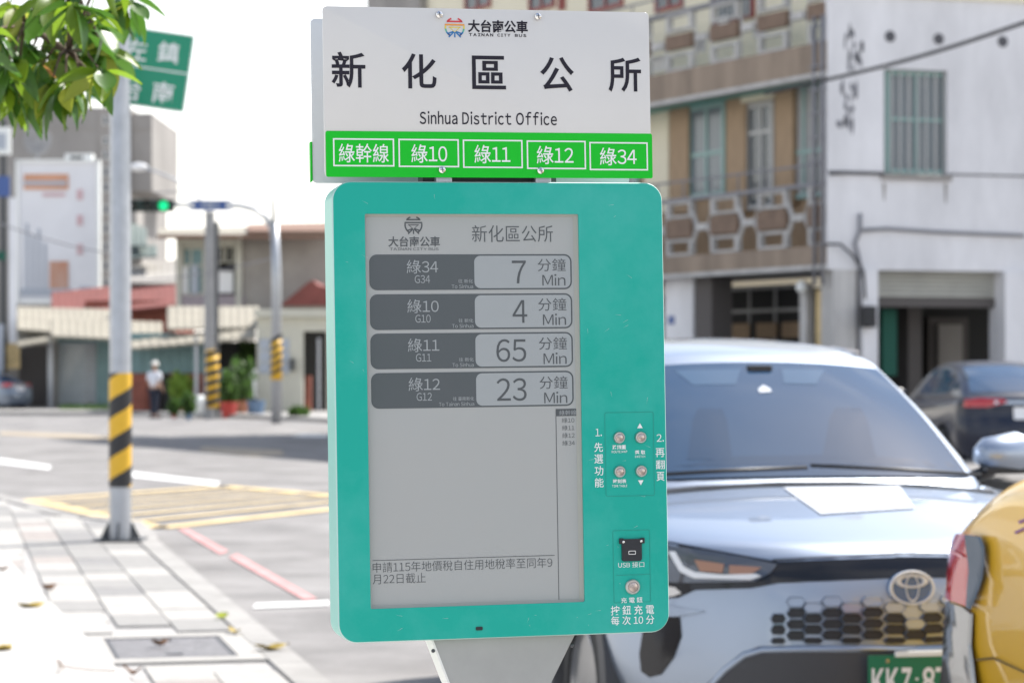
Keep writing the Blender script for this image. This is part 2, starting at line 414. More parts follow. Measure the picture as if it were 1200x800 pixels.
# fallen leaves
def litter(name, px, py, s, m, label, rz, curl=.4):
    p = G(px, py, SW + .012)
    b = MB()
    b.grid(lambda u, v: ((u - .5) * s * 2, (v - .5) * s * .9 * max(.08, sin(pi * min(1, max(0, u)))), .006 + curl * s * (abs(u - .5) ** 2 * 1.3 + abs(v - .5) ** 2) + .01 * sin(7 * u + 3 * v)), 8, 4)
    o = b.build(name, m, smooth=True); o.location = p; o.rotation_euler = (0, 0, rz)
    tag(o, label, 'fallen leaf', 'dry leaves fallen on the pavement')
litter('fallen_leaf', 37, 711, .10, 'leaf_litter', 'yellow curled leaf on the white plaza, upper of the left two', .6)
litter('fallen_leaf', 5, 761, .08, 'leaf_litter', 'small yellow leaf at the left edge on the white plaza', 1.4)
litter('fallen_leaf', 318, 760, .09, 'leaf_litter', 'yellow and brown leaf by the kerb right of the cover', .2)
litter('fallen_leaf', 275, 740, .07, 'leaf_litter', 'pale green leaf behind the inspection cover near the kerb', 2.1)
litter('fallen_leaf', 260, 722, .06, 'leaf_c', 'small pale leaf further back along the kerb', 1.1)
litter('fallen_leaf', 188, 755, .05, 'litter_brown', 'brown scrap of leaf lying on the metal cover', .3, .8)
litter('fallen_leaf', 58, 690, .06, 'litter_brown', 'dark brown leaf at the edge of the plaza', .9, .9)
litter('fallen_leaf', 3, 668, .05, 'litter_brown', 'dark scrap of leaf at the left edge, farthest one', .1, .9)
litter('fallen_leaf', 155, 789, .06, 'litter_brown', 'brown curled leaf on the slabs beside the plaza edge', 2.5, .9)
fl = thing('dried_flower', 'dried brown flower head with a thin stalk lying on the white plaza', 'flower', G(70, 788, SW + .012), .2)
b = MB()
for k in range(16):
    a = 2 * pi * k / 16; r = .035
    b.grid(lambda u, v, a=a: (cos(a + (v - .5) * .6 * (1 - u)) * r * u, sin(a + (v - .5) * .6 * (1 - u)) * r * u, .045 + .02 * sin(3 * u + a * 5) - .04 * u * (k % 2)), 3, 2)
b.build('petals', 'litter_brown', fl, True)
MB().tube([(.02, 0, .03), (.12, .01, .012), (.25, -.02, .006)], .003, 6).build('stalk', 'litter_brown', fl)

# road markings
def marking(name, pxs, m, z, label=None):
    b = MB(); b.poly([G(x, y, z) for x, y in pxs]); return struct(b.build(name, m))
marking('lane_line', [(-60, 533), (2, 537), (60, 545), (58, 550), (0, 543), (-60, 539)], 'line_white', .008)
marking('lane_line', [(150, 552), (258, 564), (254, 569), (150, 558)], 'line_white', .008)
marking('lane_line', [(300, 706.5), (386, 703), (386, 708.5), (296, 712)], 'line_white', .008)
marking('lane_line', [(355, 508), (384, 509), (384, 512), (340, 511)], 'line_white', .008)
marking('faded_marking', [(238, 523), (330, 527), (334, 533), (300, 535), (232, 527)], 'line_faded', .008)
marking('faded_marking', [(0, 505.5), (80, 508), (150, 512), (150, 515), (60, 512), (0, 509)], 'line_faded', .008)
marking('red_kerb_line', [(208, 619), (219, 618.5), (268, 645), (258, 649)], 'line_red', .008)
marking('red_kerb_line', [(268, 652), (278, 648), (372, 701), (356, 702)], 'line_red', .008)
# yellow box junction hatch: outline and diagonal bars, each a sheet
def gline(a, b_, wd, m, z, name='box_junction_line'):
    A, B = G(*a, z), G(*b_, z); d = (B - A).normalized(); n = Vector((-d.y, d.x, 0)) * wd / 2
    o = MB(); o.poly([A - n, B - n, B + n, A + n]); return struct(o.build(name, m))
bj = [(36, 585), (262, 569), (470, 587), (186, 618)]
for i in range(4): gline(bj[i], bj[(i + 1) % 4], .24, 'line_yellow', .010)
A0, A1, A2, A3 = [G(x, y, .006) for x, y in bj]
for k in range(1, 4):
    t = k / 4
    for (p, q) in ():
        d = (q - p).normalized(); n = Vector((-d.y, d.x, 0)) * .075; o = MB(); o.poly([p - n + Vector((0,0,0)), q - n, q + n, p + n]); struct(o.build('box_junction_line', 'line_yellow'))
A0, A1, A2, A3 = [v + Vector((0, 0, .008)) for v in (A0, A1, A2, A3)]
for k in range(1, 6):
    t = k / 6
    p, q = A0.lerp(A3, t), A1.lerp(A2, t)
    d = (q - p).normalized(); n = Vector((-d.y, d.x, 0)) * .075; o = MB(); o.poly([p - n, q - n, q + n, p + n]); struct(o.build('box_junction_line', 'line_yellow'))

# ------------------------------------------------------------------ the bus stop sign with its e-paper display
def Rmat(a, b_, c): return Matrix.Rotation(a, 3, 'Z') @ Matrix.Rotation(b_, 3, 'X') @ Matrix.Rotation(c, 3, 'Y')
SR = Rmat(rad(12.2), rad(-1.1), rad(-.7))
SO = Vector((0, 3.54, 1.5))
def S(px, py, d=0):
    n = SR @ Vector((0, 1, 0)); o = SO - EYE + n * d; r = ray(px, py); t = n.dot(o) / n.dot(r)
    q = SR.transposed() @ (r * t - (SO - EYE)); return q.x, q.z
BASE = Vector((-.013, .06, -1.40))
root = thing('bus_stop_sign', 'teal electronic bus stop display under a white name panel, in front of the parked car', 'bus stop sign')
root.matrix_world = Matrix.Translation(SO) @ SR.to_4x4() @ Matrix.Translation(BASE)
def sb(mb, name, m, parent=root, **k): return mb.build(name, m, parent, off=BASE, **k)
def st(txt, x0, y0, x1, y1, m, parent, y, bold=0, name='lettering', spacing=1):
    cx, cy = (x0 + x1) / 2, (y0 + y1) / 2
    a = S(x0, cy, y)[0]; b_ = S(x1, cy, y)[0]; c = S(cx, y1, y)[1]; d = S(cx, y0, y)[1]
    return text(txt, a, b_, c, d, y, m, parent, bold, name, BASE, spacing)
hx0, hx1 = -.2565, .2305; hz0, hz1 = -.3895, .2735
hx0 = S(394, 480)[0]; hx1 = S(779.5, 480)[0]
sx0 = S(431, 480)[0]; sx1 = S(681.7, 480)[0]; sz1 = S(553, 250.7)[1]; sz0 = S(560, 709)[1]
HD = .082
# housing: rounded shell with a window
b = MB()
outr = rrect(hx0, hx1, hz0, hz1, .026, 8); inr = rrect(sx0, sx1, sz0, sz1, .002, 8)
n = len(outr)
vf = [b.bm.verts.new((x, 0, z)) for x, z in outr]; vi = [b.bm.verts.new((x, 0, z)) for x, z in inr]
ofr = rrect(hx0 - .0015, hx1 + .0015, hz0 - .0015, hz1 + .0015, .0275, 8)
v1 = [b.bm.verts.new((x, .0035, z)) for x, z in ofr]; vb = [b.bm.verts.new((x, HD, z)) for x, z in ofr]
vi2 = [b.bm.verts.new((x, .007, z)) for x, z in inr]
for i in range(n):
    j = (i + 1) % n
    b.mi = 0; b._mark([b.bm.faces.new([vf[i], vf[j], vi[j], vi[i]])])
    b.mi = 2; b._mark([b.bm.faces.new([v1[i], v1[j], vf[j], vf[i]])])
    b.mi = 1; b._mark([b.bm.faces.new([vb[i], vb[j], v1[j], v1[i]])])
    b.mi = 0; b._mark([b.bm.faces.new([vi[i], vi[j], vi2[j], vi2[i]])])
b.mi = 1; b._mark([b.bm.faces.new(vb)])
hous = sb(b, 'display_housing', ['teal', 'teal_skylit', 'worn_edge'])
b = MB(); bw = .0042
inner2 = rrect(sx0 + bw * .4, sx1 - bw * 1.6, sz0 + bw, sz1 - bw * .9, .002, 8)
vo = [b.bm.verts.new((x, .0045, z)) for x, z in inr]; v2 = [b.bm.verts.new((x, .0075, z)) for x, z in inner2]
for i in range(n): b.bm.faces.new([vo[i], vo[(i + 1) % n], v2[(i + 1) % n], v2[i]])
sb(b, 'screen_bezel', 'bezel')
b = MB(); b.bx(sx0 - .002, sx1 + .002, .0078, .02, sz0 - .002, sz1 + .002); scr = sb(b, 'epaper_screen', 'epaper')
SY = .0074
def flat(pts, y, m, name, parent): b = MB(); b.poly([(x, y, z) for x, z in pts]); return sb(b, name, m, parent=parent)
rows = [(0, 0, '綠34', 'G34', '7', '往 新化', 'To Sinhua', (600, 616.4)), (.7, 46.2, '綠10', 'G10', '4', '往 新化', 'To Sinhua', (600.3, 617.5)),
        (1.4, 91.8, '綠11', 'G11', '65', '往 新化', 'To Sinhua', (581, 616)), (2.2, 137.6, '綠12', 'G12', '23', '往 臺南新化', 'To Tainan Sinhua', (581, 616))]
for dx, dy, t1, t2, num, t3, t4, nb in rows:
    a = S(432.8 + dx, 319 + dy, SY)[0]; c = S(670 + dx, 319 + dy, SY)[0]; z0 = S(553, 339.5 + dy, SY)[1]; z1 = S(553, 298 + dy, SY)[1]
    flat(rrect(a, c, z0, z1, .011), SY, 'epaper_dark', 'route_row', scr)
    a = S(555.8 + dx, 319 + dy, SY)[0]; c2 = c - .0022
    flat(rrect(a, c2, z0 + .0022, z1 - .0022, .009), SY - .0003, 'epaper_light', 'time_box', scr)
    st(t1, 476.6 + dx, 304.5 + dy, 513.4 + dx, 320.5 + dy, 'epaper_light', scr, SY - .0006)
    st(t2, 486 + dx, 322.5 + dy, 504 + dx, 331.7 + dy, 'epaper_light', scr, SY - .0006)
    x0 = 529.5 if len(t3) > 4 else 537
    st(t3, x0 + dx * .6, 327 + dy, 554.2 + dx * .6, 331.6 + dy, 'epaper_light', scr, SY - .0006)
    st(t4, (513 if len(t4) > 10 else 529.3) + dx * .6, 333.2 + dy, 554.4 + dx * .6, 337.8 + dy, 'epaper_light', scr, SY - .0006)
    st(num, nb[0] + dx * .5, 305.4 + dy, nb[1] + dx * .5, 332 + dy, 'epaper_ink', scr, SY - .0006)
    st('分鐘', 630 + dx, 303 + dy, 663 + dx, 317.8 + dy, 'epaper_ink', scr, SY - .0006, bold=-.004)
    st('Min', 635.6 + dx, 321.2 + dy, 662.6 + dx, 334.5 + dy, 'epaper_ink', scr, SY - .0006, bold=-.004)
def logo(cx, cy, r, y, parent, cols, name='bus_logo'):
    """ring open at top and bottom, two roof bars, an inverted triangle and a fan of rays"""
    X, Z = S(cx, cy, y); R = r / 790
    b = MB()
    def q(pts): b.poly([(X + x * R, y, Z + z * R) for x, z in pts])
    def arc(a0, a1, r0, r1, mi, n=6):
        b.mi = mi
        for k in range(n):
            a, c = rad(a0 + (a1 - a0) * k / n), rad(a0 + (a1 - a0) * (k + 1) / n)
            q([(r0 * cos(a), r0 * sin(a)), (r1 * cos(a), r1 * sin(a)), (r1 * cos(c), r1 * sin(c)), (r0 * cos(c), r0 * sin(c))])
    for sg in (1, -1):
        A = lambda a: a if sg > 0 else 180 - a
        arc(A(70), A(38), .84, 1, 0); arc(A(10), A(-8), .84, 1, 2, 4); arc(A(-8), A(-28), .84, 1, 3, 4); arc(A(-28), A(-46), .84, 1, 4, 4); arc(A(-46), A(-58), .84, 1, 5, 3)
    b.mi = 0; q([(-.82, .50), (.82, .50), (.70, .66), (-.70, .66)])
    b.mi = 1; q([(-1, .18), (1, .18), (.95, .34), (-.95, .34)])
    b.mi = 2
    for sg in (1, -1): q([(0, -.42), (.10 * sg, -.42), (.62 * sg, .06), (.52 * sg, .06)] if sg > 0 else [(0, -.42), (-.52, .06), (-.62, .06), (-.10, -.42)])
    q([(-.62, -.04), (.62, -.04), (.52, .06), (-.52, .06)])
    b.mi = 4
    for a, l_ in ((200, .75), (225, .85), (270, .62), (315, .85), (340, .75)):
        a = rad(a); d = (cos(a), sin(a)); nn = (-d[1] * .07, d[0] * .07); o_ = (0, -.36)
        q([(o_[0] + d[0] * .12 - nn[0], o_[1] + d[1] * .12 - nn[1]), (o_[0] + d[0] * l_ - nn[0], o_[1] + d[1] * l_ - nn[1]), (o_[0] + d[0] * l_ + nn[0], o_[1] + d[1] * l_ + nn[1]), (o_[0] + d[0] * .12 + nn[0], o_[1] + d[1] * .12 + nn[1])])
    return sb(b, name, cols, parent=parent)
logo(484.5, 263.7, 10.6, SY, scr, ['epaper_ink'] * 6)
st('大台南公車', 455, 277, 515.6, 289.2, 'epaper_ink', scr, SY, bold=.018)
st('TAINAN CITY BUS', 456.8, 290.2, 514, 293.4, 'epaper_ink', scr, SY, bold=.0)
st('新化區公所', 553, 264, 648, 283.6, 'epaper_ink', scr, SY, bold=-.004)
def srect(x0, y0, x1, y1, y, m, name, parent):
    cx, cy = (x0 + x1) / 2, (y0 + y1) / 2; a = S(x0, cy, y)[0]; b_ = S(x1, cy, y)[0]; c = S(cx, y1, y)[1]; d = S(cx, y0, y)[1]
    return flat([(a, c), (b_, c), (b_, d), (a, d)], y, m, name, parent)
srect(651.2, 478.8, 678, 487.2, SY, 'epaper_ink', 'list_heading', scr)
st('綠幹線', 655.5, 480.2, 675.5, 486.2, 'epaper_light', scr, SY - .0003)
for k, t in enumerate(['綠10', '綠11', '綠12', '綠34']): st(t, 658.5 + k * .2, 489.2 + 8.9 * k, 673 + k * .2, 495.2 + 8.9 * k, 'epaper_ink', scr, SY, bold=-.006)
srect(652.9, 487, 653.6, 704.5, SY, 'epaper_ink', 'divider', scr)
srect(436.5, 653.0, 650, 653.7, SY, 'epaper_ink', 'divider', scr)
st('申請115年地價稅自住用地稅率至同年9', 436.8, 655.6, 647.2, 667.6, 'epaper_ink', scr, SY, bold=-.008)
st('月22日截止', 436.8, 671.5, 499, 683.3, 'epaper_ink', scr, SY, bold=-.008)
# service panels: fine grooves
def groove(x0, y0, x1, y1, r, name):
    a = S(x0, (y0 + y1) / 2)[0]; c = S(x1, (y0 + y1) / 2)[0]; z0 = S((x0 + x1) / 2, y1)[1]; z1 = S((x0 + x1) / 2, y0)[1]
    b = MB(); ring_poly(b, rrect(a, c, z0, z1, r), rrect(a + .0009, c - .0009, z0 + .0009, z1 - .0009, r - .0006), -.0004)
    return sb(b, name, 'groove')
groove(709, 482.5, 766.5, 581, .003, 'button_panel'); groove(718.5, 620.5, 762, 705.5, .002, 'socket_panel')
srect(722, 672.6, 762, 673.4, -.0004, 'groove', 'panel_joint', root)
def button(px, py, r, name='push_button'):
    x, z = S(px, py); R = r / 790
    b = MB(); b.lathe([(R, 0), (R, -.0035), (R * .88, -.0052), (R * .72, -.0052), (R * .66, -.0035), (0.00001, -.0035)], (x, 0, z), 'Y', 28)
    o = sb(b, name, 'brushed', smooth=35)
    b = MB(); b.lathe([(R * .62, -.0034), (R * .60, -.0048), (R * .4, -.0055), (.00001, -.0057)], (x, 0, z), 'Y', 24); sb(b, 'button_cap', 'button_metal', parent=o, smooth=35)
    return o
for p in ((725, 512.5), (750.2, 512.3), (725.7, 552.3), (750.8, 551.7)): button(*p, 7)
button(741, 687, 8.8)
x, z = S(749.8, 498.6); flat([(x - .0042, z - .0036), (x + .0042, z - .0036), (x, z + .0038)], -.0006, 'print_white', 'up_arrow', root)
x, z = S(750.8, 565.2); flat([(x - .0042, z + .0036), (x + .0042, z + .0036), (x, z - .0038)], -.0006, 'print_white', 'down_arrow', root)
pr = -.0006
for t, a, b_, c, d, bo in [('路線圖', 717.8, 521, 733.2, 526.3, .02), ('ROUTE MAP', 716.8, 527.6, 735, 530.4, .01), ('選 取', 744, 527.4, 756.2, 532.2, .02), ('SWITCH', 744, 533.4, 756, 535.9, .01),
                     ('時刻表', 718.5, 561, 734, 566, .02), ('TIME TABLE', 717.3, 567.7, 735, 570.4, .01), ('1.', 697.8, 502, 705.3, 510.8, .0), ('先', 696.3, 518.3, 706.5, 529.3, .006), ('選', 696.4, 532, 706.8, 542.8, .006),
                     ('功', 696.8, 545.8, 707, 556.8, .006), ('能', 697, 559.8, 707.4, 570.6, .006), ('2.', 769.5, 508.5, 778, 517.2, .0), ('再', 768.2, 524.8, 778.8, 535.3, .006), ('翻', 768.5, 538.8, 779, 549.4, .006), ('頁', 769.3, 552.6, 778.7, 563.2, .006),
                     ('USB 接口', 724.5, 658, 755, 664.6, .0), ('充 電 鈕', 727.8, 699.3, 753, 705.9, .008), ('按 鈕 充 電', 715.8, 708.6, 766.5, 719.8, .006), ('每 次 10 分', 716, 720.8, 766.8, 731.4, .006)]:
    st(t, a, b_, c, d, 'print_white', root, pr, bo)
# USB socket
def lb(x0, y0, x1, y1): cx, cy = (x0 + x1) / 2, (y0 + y1) / 2; return S(x0, cy)[0], S(x1, cy)[0], S(cx, y1)[1], S(cx, y0)[1]
a, c, z0, z1 = lb(728.2, 631, 751.4, 656.9)
b = MB(); b.prism(rrect(a, c, z0, z1, .003), -.004, .0, bev=.001); us = sb(b, 'usb_socket', 'black_plastic')
a, c, z0, z1 = lb(725, 630, 754.8, 636.5); b = MB(); b.bx(a, a + .007, -.0045, 0, z0, z1, .001); b.bx(c - .007, c, -.0045, 0, z0, z1, .001); sb(b, 'hinge', 'black_plastic', parent=us)
for q in ((729.5, 634.5), (750.3, 633.5)):
    x, z = S(*q); b = MB(); b.lathe([(.0022, -.004), (.0018, -.006), (.00001, -.0064)], (x, 0, z), 'Y', 12); sb(b, 'pin', 'chrome', parent=us, smooth=35)
a, c, z0, z1 = lb(735.5, 644.6, 744.2, 649.2); b = MB(); ring_poly(b, rrect(a, c, z0, z1, .0015), rrect(a + .001, c - .001, z0 + .001, z1 - .001, .001), -.0046); sb(b, 'usb_port', 'chrome', parent=us)
a, c, z0, z1 = lb(557.5, 733.8, 565.5, 738); b = MB(); b.prism(rrect(a, c, z0, z1, .0015), -.0012, 0); sb(b, 'drain_hole', 'black_plastic')
# scuffs on the paint
b = MB(); rs = random.Random(3)
for k in range(130):
    x = rs.uniform(hx0 + .01, hx1 - .02); z = rs.uniform(hz0 + .01, hz1 - .01)
    if sx0 - .004 < x < sx1 + .004 and sz0 - .004 < z < sz1 + .004: continue
    l_ = rs.uniform(.002, .012); a_ = rs.uniform(-.6, .6) + (pi / 2 if rs.random() < .3 else 0); t_ = .0004
    dx, dz = cos(a_) * l_, sin(a_) * l_; b.poly([(x, -.0003, z), (x + dx, -.0003, z + dz), (x + dx * .9 - sin(a_) * t_, -.0003, z + dz * .9 + cos(a_) * t_)])
o = sb(b, 'scratch', 'worn_edge'); o['kind'] = 'stuff'
# name panel: two white boards, the front and the one behind
px0, px1 = S(379.2, 110)[0], S(761.3, 110)[0]; pz0, pz1 = S(572, 208)[1], S(567, 11.3)[1]
PB = -.002
b = MB(); b.prism(rrect(px0, px1, pz0, pz1, .006), PB, PB + .004, bev=.0008)
front = sb(b, 'name_panel', 'sign_white', smooth=35)
bd = .095
qx0, qx1 = S(365.3, 120, bd)[0], S(737.2, 200, bd)[0]; qz0, qz1 = S(552, 215.3, bd)[1], S(552, 25.5, bd)[1]
b = MB(); b.prism(rrect(qx0, qx1, qz0, qz1, .006), bd, bd + .004, bev=.0008)
back = sb(b, 'name_panel', 'sign_white_back', smooth=35, label='rear white name panel seen behind the front one')
zb1 = S(573, 155.4)[1]; y1 = PB - .0008
gx0 = S(381.5, 180)[0]; gx1 = S(763, 180)[0] + .0012
b = MB(); b.prism(rrect(gx0, gx1, pz0 - .0006, zb1, .003), y1, y1 + .0007); band = sb(b, 'route_band', 'sign_green')
b = MB(); b.prism(rrect(qx0 - .0035, qx0 - .0005, S(366, 213, bd)[1], S(366, 166, bd)[1], .0012), bd - .001, bd + .012); sb(b, 'route_band', 'sign_green', parent=root, label='green band edge of the rear panel')
b = MB(); b.bx(px1 - .001, px1 + .0016, PB - .001, PB + .012, pz0 + .002, zb1 - .002, .0006); sb(b, 'folded_edge', 'sign_green', parent=root)
y2 = y1 - .0004
boxes = [(390, 162.6, 461.6, 195.4), (466.6, 163.3, 537.4, 196.3), (542, 164.2, 612, 197.3), (616.8, 165.2, 686, 198.6), (690.2, 167, 758.6, 200)]
txs = [('綠幹線', 397, 168.3, 455.6, 190.6), ('綠10', 482, 169.2, 524, 191), ('綠11', 556, 170, 598, 191.6), ('綠12', 629, 171.2, 672, 192.6), ('綠34', 703, 173.2, 746, 194)]
for (a, b_, c, d), (t, e, f, g_, h) in zip(boxes, txs):
    cx, cy = (a + c) / 2, (b_ + d) / 2; X0 = S(a, cy)[0]; X1 = S(c, cy)[0]; Z0 = S(cx, d)[1]; Z1 = S(cx, b_)[1]; lw = .0021
    o = MB(); ring_poly(o, [(X0, Z0), (X1, Z0), (X1, Z1), (X0, Z1)], [(X0 + lw, Z0 + lw), (X1 - lw, Z0 + lw), (X1 - lw, Z1 - lw), (X0 + lw, Z1 - lw)], y2); sb(o, 'route_frame', 'print_white', parent=band)
    st(t, e, f, g_, h, 'print_white', band, y2, .004)
yp = PB - .0005
for ch, a, b_, c, d in [('新', 388.3, 61, 428.2, 103), ('化', 471, 63, 511.5, 104), ('區', 553.2, 65.6, 592.8, 104.8), ('公', 633, 67, 672.6, 107.6), ('所', 713, 67.6, 751.3, 108)]:
    st(ch, a, b_, c, d, 'ink', front, yp, .014)
st('Sinhua District Office', 491.7, 130.8, 652.5, 146.4, 'ink', front, yp, .012, spacing=1.08)
st('大台南公車', 548.2, 23.8, 618.5, 38.6, 'ink', front, yp, .028)
st('TAINAN', 549.6, 39.3, 578, 42.8, 'ink', front, yp, .03, spacing=1.15); st('CITY', 582.8, 39.8, 598, 43.2, 'ink', front, yp, .03, spacing=1.15); st('BUS', 603.4, 40.2, 616.8, 43.6, 'ink', front, yp, .03, spacing=1.15)
logo(532.8, 32.4, 11.8, yp, front, ['rb0', 'rb1', 'rb2', 'rb3', 'rb4', 'rb5'])
def screw(px, py, r=4.2):
    x, z = S(px, py); R = r / 790; b = MB(); b.lathe([(R, y1 - .0008), (R * .9, y1 - .0035), (R * .5, y1 - .0052), (.00001, y1 - .0056)], (x, 0, z), 'Y', 20); o = sb(b, 'screw', 'chrome', parent=root, smooth=40)
    b = MB(); b.bx(x - R * .6, x + R * .6, y1 - .0063, y1 - .004, z - .0004, z + .0004); b.bx(x - .0004, x + .0004, y1 - .0064, y1 - .0041, z - R * .6, z + R * .6); sb(b, 'screw_slot', 'black_plastic', parent=o)
for p in ((514, 18), (629.5, 20), (517.3, 199.6), (632.5, 200.4)): screw(*p)
# upright, brackets, pedestal
b = MB(); b.box((-.013, .05, .385), (.07, .05, .23), .004); sb(b, 'upright', 'galv')
for q in (515, 630):
    x, _ = S(q, 200, .04); b = MB(); b.bx(x - .012, x + .012, .0025, bd - .001, pz0 - .008, pz1 - .004, .002); sb(b, 'bracket', 'galv')
b = MB(); a, c = S(494, 211, .03)[0], S(650, 211, .03)[0]; b.bx(a, c, .02, .06, hz1 + .0015, hz1 + .014); sb(b, 'bracket', 'dark_steel')
tx0, tx1 = S(506, 750, .012)[0], S(676, 745, .012)[0]
zc = S(588, 748, .012)[1]; m0, m1 = S(527, 800, .012)[0], S(645, 800, .012)[0]; zm = S(588, 800, .012)[1]
k_ = (zc - .0)
pz = [(tx0, zc + .006), (m0, zm), (-.058, -.53), (-.058, -.60), (.032, -.60), (.032, -.53), (m1, zm), (tx1, zc + .006)]
b = MB(); b.prism(pz, .012, .072, bev=.002); sb(b, 'pedestal_head', 'funnel')
b = MB()
for (p, q) in (((tx0, zc + .004), (m0, zm)), ((m0, zm), (-.058, -.53))): b.prism([(p[0] - .0018, p[1]), (p[0] + .0015, p[1]), (q[0] + .0015, q[1]), (q[0] - .0018, q[1])], .0105, .0735)
sb(b, 'edge_highlight', 'funnel_highlight')  # bright strips along the left edges paint a highlight onto the pedestal
for q in ((507.5, 762), (670, 756)):
    x, z = S(*q, .012); b = MB(); b.lathe([(.003, .011), (.002, .0085), (.00001, .008)], (x, 0, z), 'Y', 12); sb(b, 'rivet', 'dark_steel', smooth=35)
b = MB(); b.bx(-.055, .029, .02, .10, -1.39, -.5995, .004); sb(b, 'post', 'funnel'); b = MB(); b.bx(-.13, .10, -.05, .17, -1.40, -1.385, .003); sb(b, 'base_plate', 'dark_steel')

# ------------------------------------------------------------------ cars
def catmull(pts, n):
    out = []; N = len(pts)
    for i in range(N - 1):
        p0, p1, p2, p3 = pts[max(i - 1, 0)], pts[i], pts[i + 1], pts[min(i + 2, N - 1)]
        for k in range(n):
            t = k / n
            out.append(tuple(.5 * ((2 * b) + (-a + c) * t + (2 * a - 5 * b + 4 * c - d) * t * t + (-a + 3 * b - 3 * c + d) * t ** 3) for a, b, c, d in zip(p0, p1, p2, p3)))
    out.append(tuple(pts[-1])); return out
def pillow(sil, ns=18, r=.07, nseg=4, closed=True, t0=.86):
    """sil: (y, z, halfwidth, dy_side, dz_side). returns MB of a closed pillow-like shell, and fn(s, k)"""
    P = catmull(sil + [sil[0]], nseg)[:-1] if closed else catmull(sil, nseg)
    n = len(P)
    nr = []
    cyy = sum(p[0] for p in P) / n; czz = sum(p[1] for p in P) / n
    for i in range(n):
        a, c = P[(i - 1) % n], P[(i + 1) % n]; dy, dz = c[0] - a[0], c[1] - a[1]; l = math.hypot(dy, dz) or 1
        v = (-dz / l, dy / l)
        nr.append(v)
    area = sum(P[i][0] * P[(i + 1) % n][1] - P[(i + 1) % n][0] * P[i][1] for i in range(n))
    sg = 1 if area > 0 else -1
    def fn(s, i):
        y, z, hw, dy, dz = P[i % n]; a = abs(s)
        t = max(0, (a - t0) / (1 - t0)); ins = r * (1 - math.sqrt(max(0, 1 - t * t)))
        return Vector((s * hw, y + dy * a ** 3 + sg * nr[i % n][0] * ins, z + dz * a ** 2.2 + sg * nr[i % n][1] * ins))
    svals = []
    h = ns // 2
    base = [t0 * k / (h - 4) for k in range(h - 4)] + [t0 + (1 - t0) * q for q in (0, .35, .6, .8, .93, 1)]
    svals = [-v for v in base[::-1] if v > 0] + base
    b = MB(); rings = [[b.bm.verts.new(fn(s, i)) for i in range(n)] for s in svals]
    for i in range(len(rings) - 1):
        for k in range(n): b.bm.faces.new([rings[i][k], rings[i][(k + 1) % n], rings[i + 1][(k + 1) % n], rings[i + 1][k]])
    b.bm.faces.new(rings[0][::-1]); b.bm.faces.new(rings[-1])
    return b, fn, n
def cut_wells(body, wheels, R):
    b = MB()
    for y, z in wheels:
        for sx in (1, -1): b.lathe([(R, sx * .58), (R, sx * 1.2)], (0, y, z), 'X', 40)
    co = b.build('cutter', 'car_black'); co.parent = body.parent
    md = body.modifiers.new('cut', 'BOOLEAN'); md.operation = 'DIFFERENCE'; md.object = co; md.solver = 'EXACT'; md.material_mode = 'TRANSFER'
    bpy.context.view_layer.update()
    dg = bpy.context.evaluated_depsgraph_get(); me = bpy.data.meshes.new_from_object(body.evaluated_get(dg))
    if len(me.vertices) < len(body.data.vertices) * .8:
        md.solver = 'FAST'; bpy.context.view_layer.update(); me = bpy.data.meshes.new_from_object(body.evaluated_get(bpy.context.evaluated_depsgraph_get()))
    if len(me.vertices) < len(body.data.vertices) * .8: me = body.data; print('boolean failed', body.name)
    body.modifiers.clear(); body.data = me
    for p in me.polygons: p.use_smooth = True
    me.set_sharp_from_angle(angle=rad(32))
    bpy.data.objects.remove(co)
wheel_cache = {}
def wheel(root_, x, y, R, sgn, spokes=5):
    key = (R, sgn, spokes)
    if key not in wheel_cache:
        w_ = .11
        t = MB(); t.lathe([(R * .66, -w_), (R * .93, -w_), (R, -w_ * .75), (R, w_ * .75), (R * .93, w_), (R * .70, w_), (R * .66, w_ * .8)], (0, 0, 0), 'X', 36); tm = t.mesh('tyre', 'tyre', 35)
        t = MB(); t.lathe([(R * .67, sgn * w_ * .8), (R * .64, sgn * w_ * .95), (R * .61, sgn * w_ * .6), (R * .60, -sgn * w_ * .6)], (0, 0, 0), 'X', 36)
        t.lathe([(R * .17, sgn * w_ * .35), (R * .16, sgn * w_ * .75), (.0001, sgn * w_ * .8)], (0, 0, 0), 'X', 16)
        for k in range(spokes):
            for da in (-.14, .14):
                a = 2 * pi * k / spokes + da; Mx = Matrix.Rotation(a, 4, 'X')
                t.box((sgn * w_ * .62, 0, R * .37), (.025, R * .09, R * .52), .004, M4=Mx)
        rm = t.mesh('rim', 'rim', 35)
        t = MB(); t.lathe([(R * .45, 0), (R * .45, .02), (.0001, .02)], (0, 0, 0), 'X', 24); bmh = t.mesh('brake_disc', 'brake', 35)
        wheel_cache[key] = (tm, rm, bmh)
    tm, rm, bmh = wheel_cache[key]
    w0 = bpy.data.objects.new('wheel', tm); C.objects.link(w0); w0.parent = root_; w0.location = (x, y, R)
    for nm, me in (('rim', rm), ('brake_disc', bmh)):
        o = bpy.data.objects.new(nm, me); C.objects.link(o); o.parent = w0
    return w0
def car_root(name, label, cat, front_c, yaw):
    return thing(name, label, cat, front_c, pi + yaw)
def w2l(root_, p):
    return (Matrix.Translation(root_.location) @ root_.rotation_euler.to_matrix().to_4x4()).inverted() @ p
def bvh_of(*objs):
    vs_, fs = [], []
    for o in objs:
        n0 = len(vs_); vs_ += [v.co.copy() for v in o.data.vertices]; fs += [[i + n0 for i in p.vertices] for p in o.data.polygons]
    return BVHTree.FromPolygons(vs_, fs)
